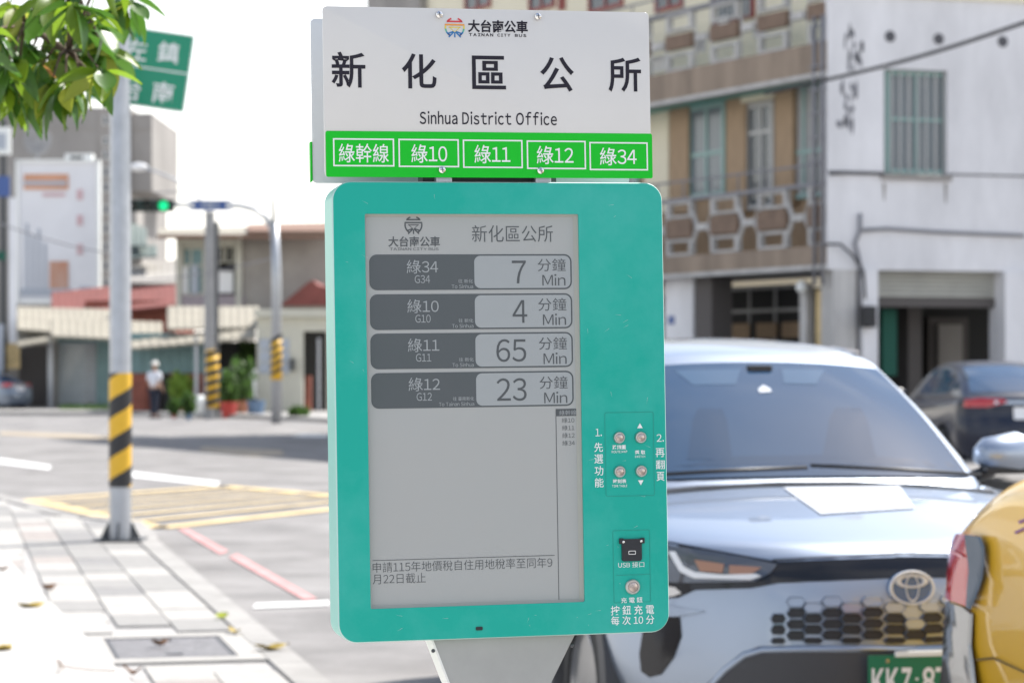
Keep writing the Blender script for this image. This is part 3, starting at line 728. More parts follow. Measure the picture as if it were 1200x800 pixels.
def patch(root_, bvh, poly_, name, m, off=.003, cuts=3, mirror=False, parent=None, fromdir=None, thick=.006, smooth=True, local=False):
    """polygon -> draped over the body. photo pixels (seen from the eye) or, with fromdir, local 2-D coordinates"""
    b = bmesh.new(); f = b.faces.new([b.verts.new((x, y, 0)) for x, y in poly_])
    bmesh.ops.triangulate(b, faces=[f])
    bmesh.ops.subdivide_edges(b, edges=b.edges[:], cuts=cuts, use_grid_fill=True)
    eye = w2l(root_, EYE); Ri = root_.rotation_euler.to_matrix().inverted()
    dead = []; ts = []
    for v in b.verts:
        if fromdir is None: o_, d_ = eye, (Ri @ ray(v.co.x, v.co.y)).normalized()
        elif fromdir == 'front': o_, d_ = Vector((v.co.x, 3, v.co.y)), Vector((0, -1, 0))
        elif fromdir == 'back': o_, d_ = Vector((v.co.x, -9, v.co.y)), Vector((0, 1, 0))
        elif fromdir == '+x': o_, d_ = Vector((3, v.co.x, v.co.y)), Vector((-1, 0, 0))
        elif fromdir == '-x': o_, d_ = Vector((-3, v.co.x, v.co.y)), Vector((1, 0, 0))
        elif isinstance(fromdir, tuple): a_ = rad(v.co.x); o_, d_ = Vector((fromdir[1], fromdir[2], v.co.y)), Vector((sin(a_), -cos(a_), 0))
        elif fromdir == 'top': o_, d_ = Vector((v.co.x, v.co.y, 4)), Vector((0, 0, -1))
        h, nn, _, _ = bvh.ray_cast(o_, d_)
        if h is None: dead.append((v, o_, d_)); continue
        if (nn.dot(d_) > 0) != isinstance(fromdir, tuple): nn = -nn
        ts.append((h - o_).length); v.co = h + (d_ if isinstance(fromdir, tuple) else nn) * off
    if not ts: b.free(); return None
    tm_ = sum(ts) / len(ts)
    for v, o_, d_ in dead:          # past the silhouette: wrap round the body
        h, nn, _, _ = bvh.find_nearest(o_ + d_ * tm_)
        v.co = h + nn * off
    if not b.faces: b.free(); return None
    r = bmesh.ops.extrude_face_region(b, geom=b.faces[:])
    # push the original sheet inwards to give it thickness
    nv = {e for e in r['geom'] if isinstance(e, bmesh.types.BMVert)}
    cen = Vector((0, -2.2, .7))
    for v in b.verts:
        if v not in nv: v.co += (cen - v.co).normalized() * thick
    if mirror:
        ret = None
        b2 = b.copy()
        for v in b2.verts: v.co.x = -v.co.x
        mb = MB(); mb.bm.free(); mb.bm = b2; mb.build(name, m, parent or root_, smooth=40)
    mb = MB(); mb.bm.free(); mb.bm = b
    return mb.build(name, m, parent or root_, smooth=40)

# --- the silver blue SUV
CF = Vector((1.316, 7.9, 0)); YAW = rad(11)
suv = car_root('parked_suv', 'silver blue SUV with hexagon mesh grille and green number plate, parked behind the sign', 'car', CF, YAW)
sil = [(-.10, .22, .70, -.28, 0), (-.02, .30, .80, -.34, .01), (.0, .45, .88, -.44, 0), (-.005, .58, .905, -.46, 0), (-.02, .70, .91, -.46, 0), (-.045, .80, .905, -.46, -.0), (-.07, .86, .895, -.44, -.005),
       (-.10, .900, .885, -.42, -.01), (-.16, .932, .88, -.36, -.018), (-.35, .968, .885, -.22, -.03), (-.65, 1.015, .89, -.08, -.045), (-.95, 1.062, .89, 0, -.06), (-1.12, 1.085, .89, 0, -.07), (-1.5, 1.10, .90, 0, -.06),
       (-2.6, 1.10, .905, 0, -.05), (-3.7, 1.12, .89, 0, -.05), (-4.15, 1.11, .86, .1, -.05), (-4.33, 1.02, .85, .18, -.04), (-4.42, .80, .86, .25, 0), (-4.46, .55, .86, .28, 0), (-4.38, .30, .80, .25, 0), (-4.1, .23, .76, 0, 0), (-2.3, .21, .80, 0, 0), (-.6, .20, .76, 0, 0)]
b, fn, n = pillow(sil, 22, .08, 4, t0=.88)
sbody = b.build('body', 'paint_silver', suv, smooth=True)
full_bvh = bvh_of(sbody)
cut_wells(sbody, [(-.95, .36), (-3.59, .36)], .40)
cab = [(-1.00, 1.03, .70, -.12, -.02), (-1.10, 1.10, .735, -.13, -.015), (-1.45, 1.335, .665, -.12, -.02), (-1.80, 1.525, .60, -.10, -.035), (-1.98, 1.585, .585, -.06, -.045), (-2.4, 1.635, .58, 0, -.05), (-3.1, 1.62, .57, 0, -.05),
       (-3.75, 1.54, .55, .0, -.05), (-4.0, 1.40, .60, .08, -.04), (-4.2, 1.12, .68, .1, 0), (-4.1, 1.0, .70, 0, 0), (-2.5, .98, .72, 0, 0)]
b, fc, ncb = pillow(cab, 20, .05, 4, t0=.88)
scab = b.build('cabin', 'paint_silver', suv, smooth=50)
cab_bvh = bvh_of(scab)
def strip_from(fn_, k0, k1, s0, s1, name, m, off=.004, ns=16, root_=None, sub=1):
    b = MB()
    ks = list(range(k0, k1 + 1))
    def P(s, i):
        p = fn_(s, i); e = 1e-3; a = fn_(s + (e if s < .9 else -e), i) - p; c = fn_(s, i + 1) - p; nn = a.cross(c)
        if nn.length < 1e-12: return p
        nn.normalize()
        if s >= .9: nn = -nn
        if nn.dot(p - Vector((0, -2.4, .7))) < 0: nn = -nn
        return p + nn * off
    g_ = [[b.bm.verts.new(P(s0 + (s1 - s0) * j / ns, k)) for k in ks] for j in range(ns + 1)]
    for j in range(ns):
        for k in range(len(ks) - 1): b.bm.faces.new([g_[j][k], g_[j + 1][k], g_[j + 1][k + 1], g_[j][k + 1]])
    return b.build(name, m, root_, smooth=True)
strip_from(fc, 4, 12, -.905, .905, 'windscreen_seal', 'gloss_black', .002, root_=suv)
ws = strip_from(fc, 4, 12, -.885, .885, 'windscreen', 'car_glass', .006, root_=suv)
# side glass of the cabin
for d, sgn in (('+x', 1), ('-x', -1)):
    patch(suv, cab_bvh, [(-1.62, 1.15), (-2.25, 1.15), (-2.25, 1.50), (-2.0, 1.49), (-1.9, 1.44)], 'side_window', 'car_glass', .004, 2, fromdir=d)
    patch(suv, cab_bvh, [(-2.33, 1.15), (-3.2, 1.16), (-3.2, 1.49), (-2.33, 1.51)], 'side_window', 'car_glass', .004, 2, fromdir=d)
    patch(suv, cab_bvh, [(-3.3, 1.18), (-3.75, 1.25), (-3.6, 1.44), (-3.3, 1.47)], 'side_window', 'car_glass', .004, 2, fromdir=d)
    MB().tube([(sgn * .53, -2.1, 1.570), (sgn * .53, -2.4, 1.590), (sgn * .52, -3.1, 1.577), (sgn * .50, -3.5, 1.54)], .010, 8).build('roof_rail', 'brushed', suv, True)
# cowl and wipers
patch(suv, full_bvh, [(-.70, -1.02), (.70, -1.02), (.72, -1.12), (-.72, -1.12)], 'cowl', 'car_black', .006, 4, fromdir='top')
for (a, c) in (((-.66, -1.10, 1.085), (.0, -1.12, 1.125)), ((.02, -1.10, 1.118), (.66, -1.12, 1.092))):
    a, c = Vector(a), Vector(c); m_ = (a + c) / 2 + Vector((0, .01, .004)); wv = Vector((0, .03, .02))
    o = MB().tube([a + wv, m_ + wv, c + wv], .008, 6).build('wiper', 'car_black', suv, True)
# face of the car, measured on the photograph and draped over the body
hl = [(700, 632), (770, 634), (786, 640), (840, 648), (880, 655), (911, 662), (903, 672), (884, 682), (800, 683), (770, 681), (720, 672)]
P_ = lambda pts, nm, m, off=.003, cuts=3, mir=True, par=None, th=.006: patch(suv, full_bvh, pts, nm, m, off, cuts, mir, par, thick=th)
P_([(694, 626), (786, 635), (912, 658), (1074, 652), (1074, 676), (912, 683), (880, 689), (815, 691), (795, 700), (760, 702), (700, 690)], 'upper_grille_bar', 'gloss_black', .003, 5)
hlo = P_(hl, 'headlight', 'lamp_lens', .010, 4)
P_([(785, 648), (793, 648), (803, 664), (816, 671), (850, 674), (886, 673), (893, 676), (880, 680), (815, 678), (799, 670)], 'daylight_strip', 'lamp_white', .014, 2)
P_([(815, 657), (850, 662), (848, 672), (822, 670)], 'reflector', 'lamp_amber', .0135, 2); P_([(856, 663), (893, 666), (880, 674), (856, 673)], 'reflector', 'lamp_amber', .0135, 2)
P_([(770, 686), (792, 688), (800, 695), (788, 699), (765, 697)], 'fog_trim', 'brushed', .008, 2)
# bumper lower black, corner intakes
P_([(1074, 757), (890, 757), (868, 766), (830, 800), (800, 830), (1074, 850)], 'lower_grille', 'cladding', .011, 6)
P_([(757, 717), (796, 717), (797, 722), (799, 745), (790, 770), (775, 790), (762, 793), (752, 786), (750, 765)], 'corner_intake', 'gloss_black', .004, 4)
P_([(745, 700), (800, 712), (826, 716), (795, 722), (757, 722), (745, 716)], 'corner_fin', 'paint_silver', .010, 3)
# hexagon mesh: every cell its own recessed piece inside a raised rim
def uvp(x, y):
    d_ = (suv.rotation_euler.to_matrix().inverted() @ ray(x, y)).normalized(); h, nn, _, _ = full_bvh.ray_cast(w2l(suv, EYE), d_)
    return h
hexc = []
for cx, w_, ys in ((1072, 13.2, (730, 743)), (1048, 13.2, (711, 724, 737, 749.6)), (1022, 13.2, (704, 717, 730, 743)), (997, 13, (711, 724, 737, 749.6)), (974.5, 12.4, (704, 717.5, 730.5, 743.5)),
                   (952, 11.6, (711, 724, 737, 749.8)), (932, 10.8, (704.5, 717.5, 730.8, 744)), (911, 9, (724, 737.2, 750))):
    for py in ys: hexc.append((cx, py, w_, 5.5 if py < 749.5 else 3.6, py < 712 or (cx == 1072 and py < 735)))
for cx, cy, rx, ry, blind in hexc:
    for mir in (1, -1):
        pts = [(cx - rx, cy), (cx - rx * .66, cy - ry), (cx + rx * .66, cy - ry), (cx + rx, cy), (cx + rx * .66, cy + ry), (cx - rx * .66, cy + ry)]
        L3 = [uvp(*p) for p in pts]
        if any(p is None for p in L3): continue
        if mir == -1:
            if abs(L3[0].x + L3[3].x) < .03: continue
            L3 = [Vector((-p.x, p.y, p.z)) for p in L3]
        c_ = sum(L3, Vector()) / 6
        b = MB(); up = Vector((0, .011, 0))
        inn = [c_ + (p - c_) * .97 for p in L3]; o1 = [c_ + (p - c_) * 1.07 for p in L3]
        vi_ = [b.bm.verts.new(p + Vector((0, .006, 0))) for p in [c_ + (p - c_) * .94 for p in L3]]
        vt = [b.bm.verts.new(p + up) for p in inn]; vo_ = [b.bm.verts.new(p + up * .35) for p in o1]
        b.mi = 0; b._mark([b.bm.faces.new(vi_)])
        for k in range(6):
            b.mi = 0; b._mark([b.bm.faces.new([vi_[k], vi_[(k + 1) % 6], vt[(k + 1) % 6], vt[k]])])
            b.mi = 1; b._mark([b.bm.faces.new([vt[k], vt[(k + 1) % 6], vo_[(k + 1) % 6], vo_[k]])])
        b.build('grille_cell', ['paint_silver' if blind else 'car_black', 'paint_silver'], suv)
lipn = [uvp(*q) for q in ((1072, 760), (1000, 760), (940, 760), (892, 761), (872, 767), (850, 784), (828, 808), (815, 825))]
for sg in (1, -1): MB().tube([Vector((sg * q.x, q.y + .006, q.z)) for q in lipn if q], .013, 8).build('bumper_lip', 'paint_silver', suv, True)
# emblem: three chrome ovals on a blue disc
ec = uvp(1072, 688); er = Vector((1, 0, 0)); tilt = Matrix.Rotation(rad(5), 4, 'X')
E4 = Matrix.Translation((0, ec.y + .012, ec.z)) @ tilt
def oval_ring(b, rx, rz, w_, cx=0, cz=0, y=.0, h=.006, n=40):
    rings = []
    for rr, yy in ((1, y), (1 - .25 * w_ / rz, y + h), (1 - .75 * w_ / rz, y + h), (1 - w_ / rz, y)):
        rings.append([b.bm.verts.new(E4 @ Vector((cx + rx * rr * cos(2 * pi * k / n), yy, cz + rz * rr * sin(2 * pi * k / n)))) for k in range(n)])
    for i in range(3):
        for k in range(n): b.bm.faces.new([rings[i][k], rings[i][(k + 1) % n], rings[i + 1][(k + 1) % n], rings[i + 1][k]])
b = MB(); b.prism([(.080 * cos(2 * pi * k / 40), .058 * sin(2 * pi * k / 40)) for k in range(40)], -.02, .002); bmesh.ops.transform(b.bm, matrix=E4, verts=b.bm.verts); em = b.build('emblem', 'emblem_blue', suv, smooth=35)
b = MB(); oval_ring(b, .080, .058, .010, h=.008, y=.002); oval_ring(b, .058, .023, .0085, cz=.022, y=.003); oval_ring(b, .024, .047, .009, y=.0035); b.build('emblem_ring', 'badge_silver', em, smooth=40)
# number plate
pc = Vector((-.02, .02, .485))
b = MB(); b.bx(-.19, .19, 0, .004, -.08, .08, .001); pt = b.build('number_plate', 'plate_green', suv)
pp = [uvp(1012, 765)]
pt.location = (-.019, .028, 0.60 - .105)
for c_, x0, x1 in (('KK', -.178, -.086), ('Z', -.078, -.042), ('-', -.029, -.019), ('87', -.006, .084)):
    o = text(c_, x0, x1, -.053 if c_ != '-' else -.004, .038 if c_ != '-' else .004, 0, 'plate_white', pt, .03)
    for v in o.data.vertices: v.co.x = -v.co.x; v.co.y = .0052
    o.data.flip_normals()
b = MB(); b.lathe([(.007, .003), (.006, .007), (.0001, .008)], (.125, 0, .060), 'Y', 12); b.build('plate_bolt', 'brushed', pt, smooth=40)
b = MB(); b.bx(-.19, .10, .001, .012, .073, .092, .003); b.build('plate_frame', 'print_white', pt)
# mirrors
for sgn in (1, -1):
    b = MB()
    b.lathe([(.02, -.13), (.075, -.11), (.098, -.05), (.10, .02), (.085, .09), (.04, .125), (.005, .13)], (0, 0, 0), 'X', 20)
    bmesh.ops.scale(b.bm, vec=(1, .75, .92), verts=b.bm.verts)
    for v in b.bm.verts:
        if v.co.y < -.02: v.co.y = -.02 + (v.co.y + .02) * .3
        if v.co.z < -.05: v.co.z = -.05 + (v.co.z + .05) * .4
        if sgn * v.co.x < 0: v.co.z *= .85
    mo = b.build('door_mirror', 'paint_silver', suv, smooth=40); mo.location = (sgn * .93, -1.50, 1.165); mo.rotation_euler = (0, 0, sgn * -.12)
    b = MB(); b.bx(-.10, .10, -.03, .045, -.075, -.045, .01); b.build('mirror_base', 'car_black', mo, smooth=40)
    b = MB(); b.bx(-.10, .09, -.028, -.022, -.045, .06, .01); b.build('mirror_glass', 'chrome', mo)
    MB().tube([(-sgn * .05, 0, -.06), (-sgn * .15, -.01, -.09)], .025, 8).build('mirror_arm', 'car_black', mo, True)
# wheel arches and wheels
for sgn in (1, -1):
    for y in (-.95, -3.59):
        wheel(suv, sgn * .79, y, .345, sgn, 5)
        b = MB(); N = 22
        prev = None
        for k in range(N + 1):
            a = rad(-15 + 210 * k / N)
            ring = [b.bm.verts.new((sgn * xx, y + rr * cos(a), max(.22, .36 + rr * sin(a)))) for rr, xx in ((.388, .80), (.388, .915), (.395, .925), (.455, .918), (.462, .86))]
            if prev:
                for i in range(4): b.bm.faces.new([prev[i], prev[i + 1], ring[i + 1], ring[i]])
            prev = ring
        b.build('arch_cladding', 'cladding', suv, smooth=40)
    b = MB(); b.bx(sgn * .80, sgn * .918, -3.18, -1.38, .23, .33, .012); b.build('side_sill', 'cladding', suv)
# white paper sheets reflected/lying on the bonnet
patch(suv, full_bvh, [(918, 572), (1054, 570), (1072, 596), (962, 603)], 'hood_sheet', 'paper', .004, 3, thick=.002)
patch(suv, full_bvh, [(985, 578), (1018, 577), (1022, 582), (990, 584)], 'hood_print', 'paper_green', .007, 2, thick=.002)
# hood shut line
for pts in ([(905, 655), (1072, 646.5), (1072, 648), (905, 657)],): patch(suv, full_bvh, pts, 'hood_gap', 'car_black', .002, 4, mirror=True, thick=.001)
for pts in ([(790, 436), (868, 434), (862, 452), (812, 453)], [(916, 434), (966, 435), (956, 452), (918, 451)]):
    patch(suv, cab_bvh, pts, 'visor_reflection', 'visor', .0075, 3, thick=.001)  # paler patches laid on the glass as painted reflections of the sun visors
patch(suv, cab_bvh, [(888, 458), (894, 453), (902, 457), (904, 461), (890, 462)], 'mirror_sensor', 'poster_grey', .009, 2, thick=.002)
for pts in ([(812, 492), (818, 480), (846, 480), (852, 494), (858, 540), (806, 540)], [(972, 492), (978, 479), (1008, 479), (1016, 493), (1026, 538), (964, 538)]):
    patch(suv, cab_bvh, pts, 'seat_back', 'cabin_dark', .0072, 3, thick=.0006)
patch(suv, cab_bvh, [(790, 548), (860, 536), (1000, 534), (1110, 543), (1120, 549), (1000, 545), (860, 547)], 'dashboard', 'cabin_dark', .0070, 3, thick=.0006)
# interior hint: rear view camera on the glass
p_ = fc(0, 11)
b = MB(); b.bx(-.05, .05, -.03, .02, -.02, .02, .008); o = b.build('windscreen_camera', 'black_plastic', suv); o.location = p_ + Vector((0, -.02, .01))

# --- generic saloon used three times
def saloon(root_, paint, Wd=.88, Ln=4.6, H=1.46, tail=True):
    k = Ln / 4.6; h = H / 1.46
    sil = [(-.08, .20, .68, -.25, 0), (0, .32, .82, -.35, 0), (0, .50, Wd - .02, -.38, 0), (-.06, .64, Wd - .01, -.36, 0), (-.20, .74, Wd - .02, -.28, -.02), (-.7, .86, Wd - .02, -.1, -.06), (-1.2, .93, Wd - .01, 0, -.07), (-1.8, .97, Wd, 0, -.06), (-3.3, 1.0, Wd, 0, -.05),
           (-3.9, 1.02, Wd - .02, .02, -.05), (-4.4, 1.03, Wd - .04, .16, -.04), (-4.52, .98, Wd - .05, .22, -.03), (-4.54, .80, Wd - .03, .26, 0), (-4.6, .60, Wd - .03, .28, 0), (-4.56, .34, Wd - .06, .26, 0), (-4.3, .24, .74, .1, 0), (-2.3, .20, .78, 0, 0)]
    sil = [(a * k, b_ * h, c, d, e) for a, b_, c, d, e in sil]
    b, f_, n_ = pillow(sil, 18, .08, 3, t0=.86); body = b.build('body', paint, root_, smooth=True); bv = bvh_of(body)
    cut_wells(body, [(-.92 * k, .33), (-3.6 * k, .33)], .37)
    cab_ = [(-1.1, .90, .72, -.1, 0), (-1.25, .97, .74, -.12, 0), (-1.75, 1.25, .64, -.1, -.02), (-2.1, 1.40, .56, -.06, -.03), (-2.6, 1.455, .54, 0, -.04), (-3.1, 1.43, .54, .04, -.04), (-3.6, 1.28, .60, .12, -.03), (-4.05, 1.06, .68, .14, 0), (-4.0, .95, .7, 0, 0), (-2.5, .9, .72, 0, 0)]
    cab_ = [(a * k, b_ * h, c, d, e) for a, b_, c, d, e in cab_]
    b, g_, m_ = pillow(cab_, 16, .05, 3, t0=.88); cb = b.build('cabin', paint, root_, smooth=50); cv = bvh_of(cb)
    strip_from(g_, 3, 9, -.88, .88, 'windscreen', 'car_glass', .005, root_=root_)
    strip_from(g_, 16, 21, -.85, .85, 'rear_window', 'car_glass', .005, root_=root_)
    for d in ('+x', '-x'):
        patch(root_, cv, [(-1.85 * k, 1.03 * h), (-2.5 * k, 1.03 * h), (-2.5 * k, 1.36 * h), (-2.15 * k, 1.33 * h)], 'side_window', 'car_glass', .004, 2, fromdir=d)
        patch(root_, cv, [(-2.58 * k, 1.03 * h), (-3.3 * k, 1.05 * h), (-3.3 * k, 1.33 * h), (-2.58 * k, 1.365 * h)], 'side_window', 'car_glass', .004, 2, fromdir=d)
        patch(root_, cv, [(-3.36 * k, 1.07 * h), (-3.7 * k, 1.12 * h), (-3.5 * k, 1.26 * h), (-3.36 * k, 1.31 * h)], 'side_window', 'car_glass', .004, 2, fromdir=d)
    for sgn in (1, -1):
        for y in (-.92 * k, -3.6 * k): wheel(root_, sgn * (Wd - .12), y, .32, sgn, 7)
        b = MB(); b.lathe([(.02, -.11), (.07, -.08), (.075, .05), (.04, .11)], (0, 0, 0), 'X', 14); mo = b.build('door_mirror', paint, root_, smooth=40); mo.location = (sgn * (Wd + .03), -1.55 * k, 1.03 * h)
        patch(root_, bv, [(sgn * .42, .60 * h), (sgn * .80, .64 * h), (sgn * .80, .74 * h), (sgn * .46, .68 * h)], 'headlight', 'lamp_lens', .005, 3, fromdir='front')
        if tail: patch(root_, bv, [(sgn * .26, .95 * h), (sgn * .50, .89 * h), (sgn * .84, .89 * h), (sgn * .84, 1.01 * h), (sgn * .30, .99 * h)], 'tail_light', 'tail_red', .006, 3, fromdir='back')
    if tail:
        patch(root_, bv, [(-.42, .93 * h), (.42, .93 * h), (.42, .965 * h), (-.42, .965 * h)], 'tail_trim', 'chrome', .008, 2, fromdir='back')
        patch(root_, bv, [(-.19, .74 * h), (.19, .74 * h), (.19, .89 * h), (-.19, .89 * h)], 'number_plate', 'plate_white', .01, 2, fromdir='back')
    patch(root_, bv, [(-.45, .30), (.45, .30), (.40, .52), (-.40, .52)], 'front_grille', 'car_black', .004, 3, fromdir='front')
    return body, bv, k, h
# navy saloon parked farther back at the right, tail towards us
Yn = 30.0
pn = W(1085, 470, Yn)
nv = car_root('parked_saloon', 'dark navy saloon seen from behind, parked in front of the white building', 'car', (0, 0, 0), 0)
nyaw = rad(180 + 5)
nv.rotation_euler = (0, 0, pi + nyaw)
fwd = Vector((sin(nyaw), -cos(nyaw), 0)); lat = Vector((-cos(nyaw), -sin(nyaw), 0))
rear_c = Vector(((1207 - 600) / FP * Yn, Yn, 0.12))
nv.location = rear_c + fwd * 4.6
saloon(nv, 'paint_navy', H=1.50)
nv.scale = (1, 1, 1)
# small grey saloon far left
gs = car_root('parked_hatchback', 'small grey car with red tail lamp at the left edge of the street', 'car', (0, 0, 0), 0)
gy = rad(238); gs.rotation_euler = (0, 0, pi + gy); fwd = Vector((sin(gy), -cos(gy), 0))
rear = G(22, 483); gs.location = rear + fwd * 4.2 + Vector((0, .5, 0)); saloon(gs, 'paint_grey', Ln=4.2, H=1.48)

# --- yellow taxi: its rear corner at the lower right
TY = rad(13)
tx = car_root('yellow_taxi', 'yellow taxi at the right edge, only its rear corner and tail lamp in view', 'car', (0, 0, 0), 0)
fwd = Vector((sin(TY), -cos(TY), 0)); lat = Vector((-cos(TY), -sin(TY), 0))
tx.rotation_euler = (0, 0, pi + TY)
corner = W(1103, 700, 7.05); corner.z = 0
# local: +x is the near (kerb) side; rear at y=-4.55
TL = 4.55
tsil = [(-.08, .20, .68, -.25, 0), (0, .32, .82, -.35, 0), (0, .55, .86, -.38, 0), (-.10, .72, .86, -.36, -.01), (-.25, .84, .86, -.28, -.03), (-.8, .97, .87, -.1, -.06), (-1.2, 1.04, .88, 0, -.07), (-1.8, 1.07, .89, 0, -.06), (-3.0, 1.20, .89, 0, -.05),
        (-3.5, 1.25, .885, 0, -.05), (-3.85, 1.26, .875, .0, -.05), (-4.10, 1.205, .865, .02, -.05), (-4.30, 1.11, .86, .06, -.03), (-4.42, 1.05, .855, .10, -.02), (-4.48, .96, .86, .14, 0), (-4.53, .74, .865, .16, 0), (-4.55, .60, .87, .16, 0), (-4.52, .34, .85, .16, 0), (-4.3, .24, .74, .1, 0), (-2.3, .20, .78, 0, 0)]
lx = .86; ly = -4.36
tx.location = corner - (lat * lx - fwd * (-ly) * -1 * -1)   # placed so that the rear near corner stands at `corner`
tx.location = corner - lat * lx + fwd * (-ly)
b, f_, n_ = pillow(tsil, 18, .08, 4, t0=.86); tb = b.build('body', 'paint_taxi', tx, smooth=True); tbv = bvh_of(tb)
cut_wells(tb, [(-.92, .33), (-3.55, .33)], .37)
tcab = [(-1.1, 1.0, .72, -.1, 0), (-1.25, 1.06, .74, -.12, 0), (-1.75, 1.32, .64, -.1, -.02), (-2.1, 1.48, .56, -.06, -.03), (-2.6, 1.54, .55, 0, -.04), (-3.3, 1.52, .55, .0, -.04), (-3.75, 1.44, .60, .06, -.03), (-4.0, 1.18, .68, .1, 0), (-3.9, 1.05, .7, 0, 0), (-2.5, 1.0, .72, 0, 0)]
b, g_, m_ = pillow(tcab, 16, .05, 3, t0=.88); tc_ = b.build('cabin', 'paint_taxi', tx, smooth=50); tcv = bvh_of(tc_)
strip_from(g_, 3, 9, -.88, .88, 'windscreen', 'car_glass', .005, root_=tx); strip_from(g_, 18, 21, -.85, .85, 'rear_window', 'car_glass', .005, root_=tx)
for d in ('+x', '-x'):
    patch(tx, tcv, [(-1.85, 1.12), (-2.5, 1.12), (-2.5, 1.44), (-2.15, 1.42)], 'side_window', 'car_glass', .004, 2, fromdir=d)
    patch(tx, tcv, [(-2.58, 1.12), (-3.4, 1.14), (-3.4, 1.42), (-2.58, 1.45)], 'side_window', 'car_glass', .004, 2, fromdir=d)
for sgn in (1, -1):
    for y in (-.92, -3.55): wheel(tx, sgn * .77, y, .325, sgn, 7)
    b = MB(); b.lathe([(.02, -.11), (.07, -.08), (.075, .05), (.04, .11)], (0, 0, 0), 'X', 14); mo = b.build('door_mirror', 'paint_taxi', tx, smooth=40); mo.location = (sgn * .92, -1.6, 1.12)
def T_(pts, nm, m, off, cuts=3, th=.012):
    patch(tx, tbv, pts, nm, m, off, cuts, True, fromdir=('cyl', .55, -4.0), thick=th)
T_([(5, .99), (30, 1.02), (66, 1.035), (67, .95), (65, .83), (45, .84), (30, .85), (5, .87)], 'tail_light', 'tail_red', .018, 4)
T_([(66.6, 1.035), (81, 1.037), (84, 1.01), (82.5, .96), (76, .89), (68, .825), (65.6, .83), (67.6, .95)], 'tail_light_side', 'tail_grey', .022, 4)
T_([(5, .855), (30, .838), (60, .825), (67, .812), (66, .72), (71, .64), (77, .55), (80, .30), (5, .30)], 'bumper_guard', 'tail_clear', .014, 5)
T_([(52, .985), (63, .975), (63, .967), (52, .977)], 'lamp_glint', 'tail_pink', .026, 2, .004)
patch(tx, tbv, [(1139, 772), (1165, 769), (1204, 787), (1204, 789), (1165, 771.5), (1139, 774.5)], 'panel_gap', 'groove_dark', .003, 3, thick=.001)
patch(tx, tbv, [(1194, 610), (1204, 606), (1204, 609), (1196, 613)], 'side_print', 'purple_print', .004, 2, thick=.002); patch(tx, tbv, [(1190, 622), (1204, 616), (1204, 619), (1191, 625)], 'side_print', 'purple_print', .004, 2, thick=.002)
b = MB(); b.prism([(-.28, 0), (.28, 0), (.22, .13), (-.22, .13)], -.07, .07, bev=.01); o = b.build('roof_lamp', 'lamp_white', tx); o.location = (0, -2.6, 1.53)

# ------------------------------------------------------------------ right: the tan apartment house with balconies
A_T = math.atan2(-.877, .48)
ft = Fr(5.30, 40.6, A_T)
tan = thing('apartment_house', 'tan tiled apartment house with patterned balcony walls and green window frames', 'building', ft.o, A_T)
LNG = 19.0
def P4(fr, quad, d0, d1, name, m, parent, label=None):
    """quad of photo points on the facade plane d0 -> a solid going in to d1"""
    pts = [fr.px(x, y, d0) for x, y in quad]; b = MB(); b.prism(pts, d0, d1); return b.build(name, m, parent, label=label)
def R4(fr, x0, y0, x1, y1, d0, d1, name, m, parent, label=None, bev=0):
    a, c, z0, z1 = fr.rect(x0, y0, x1, y1, d0); b = MB(); b.bx(min(a, c), max(a, c), d0, d1, z0, z1, bev); return b.build(name, m, parent, label=label)
zs1 = ft.px(967, 313)[1]; zf1 = ft.px(967, 287)[1]; zsc = ft.px(967, 217)[1]
zs2 = ft.px(967, 87)[1]; zf2 = ft.px(967, 48)[1]
zr = zf2 + (zsc - zf1)
WD = .95   # wall behind the balcony line
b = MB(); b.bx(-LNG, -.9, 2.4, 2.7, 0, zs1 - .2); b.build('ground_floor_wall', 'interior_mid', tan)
b = MB(); b.bx(-LNG, -.02, WD, WD + .4, zs1 + .22, zs2); b.build('wall', 'tan_tile', tan)
b = MB(); b.bx(-LNG, -.02, WD + .3, WD + .7, zf2, zs2 + 7); b.build('wall', 'cream_wall', tan)
b = MB(); b.bx(-LNG, -9, WD + .7, 9, 0, zs2 + 6.9); b.build('rear_block', 'cream_wall', tan)
for z0, z1 in ((zs1, zf1), (zs2, zf2)):
    b = MB(); b.bx(-LNG, -.03, 0, .12, z0 + .05, z1, .01); b.build('balcony_fascia', 'brown_fascia', tan)
    b = MB(); b.bx(-LNG, -.03, -.03, .15, z0 - .03, z0 + .048); b.build('fascia_edge', 'old_white', tan)
b = MB(); b.bx(-LNG, -.04, .15, WD + .2, zs2 + .02, zs2 + .3); b.build('soffit', 'teal_paint', tan)
b = MB(); b.bx(-LNG, -.04, .15, 2.6, zs1 + .0, zs1 + .24); b.build('soffit', 'old_white', tan)
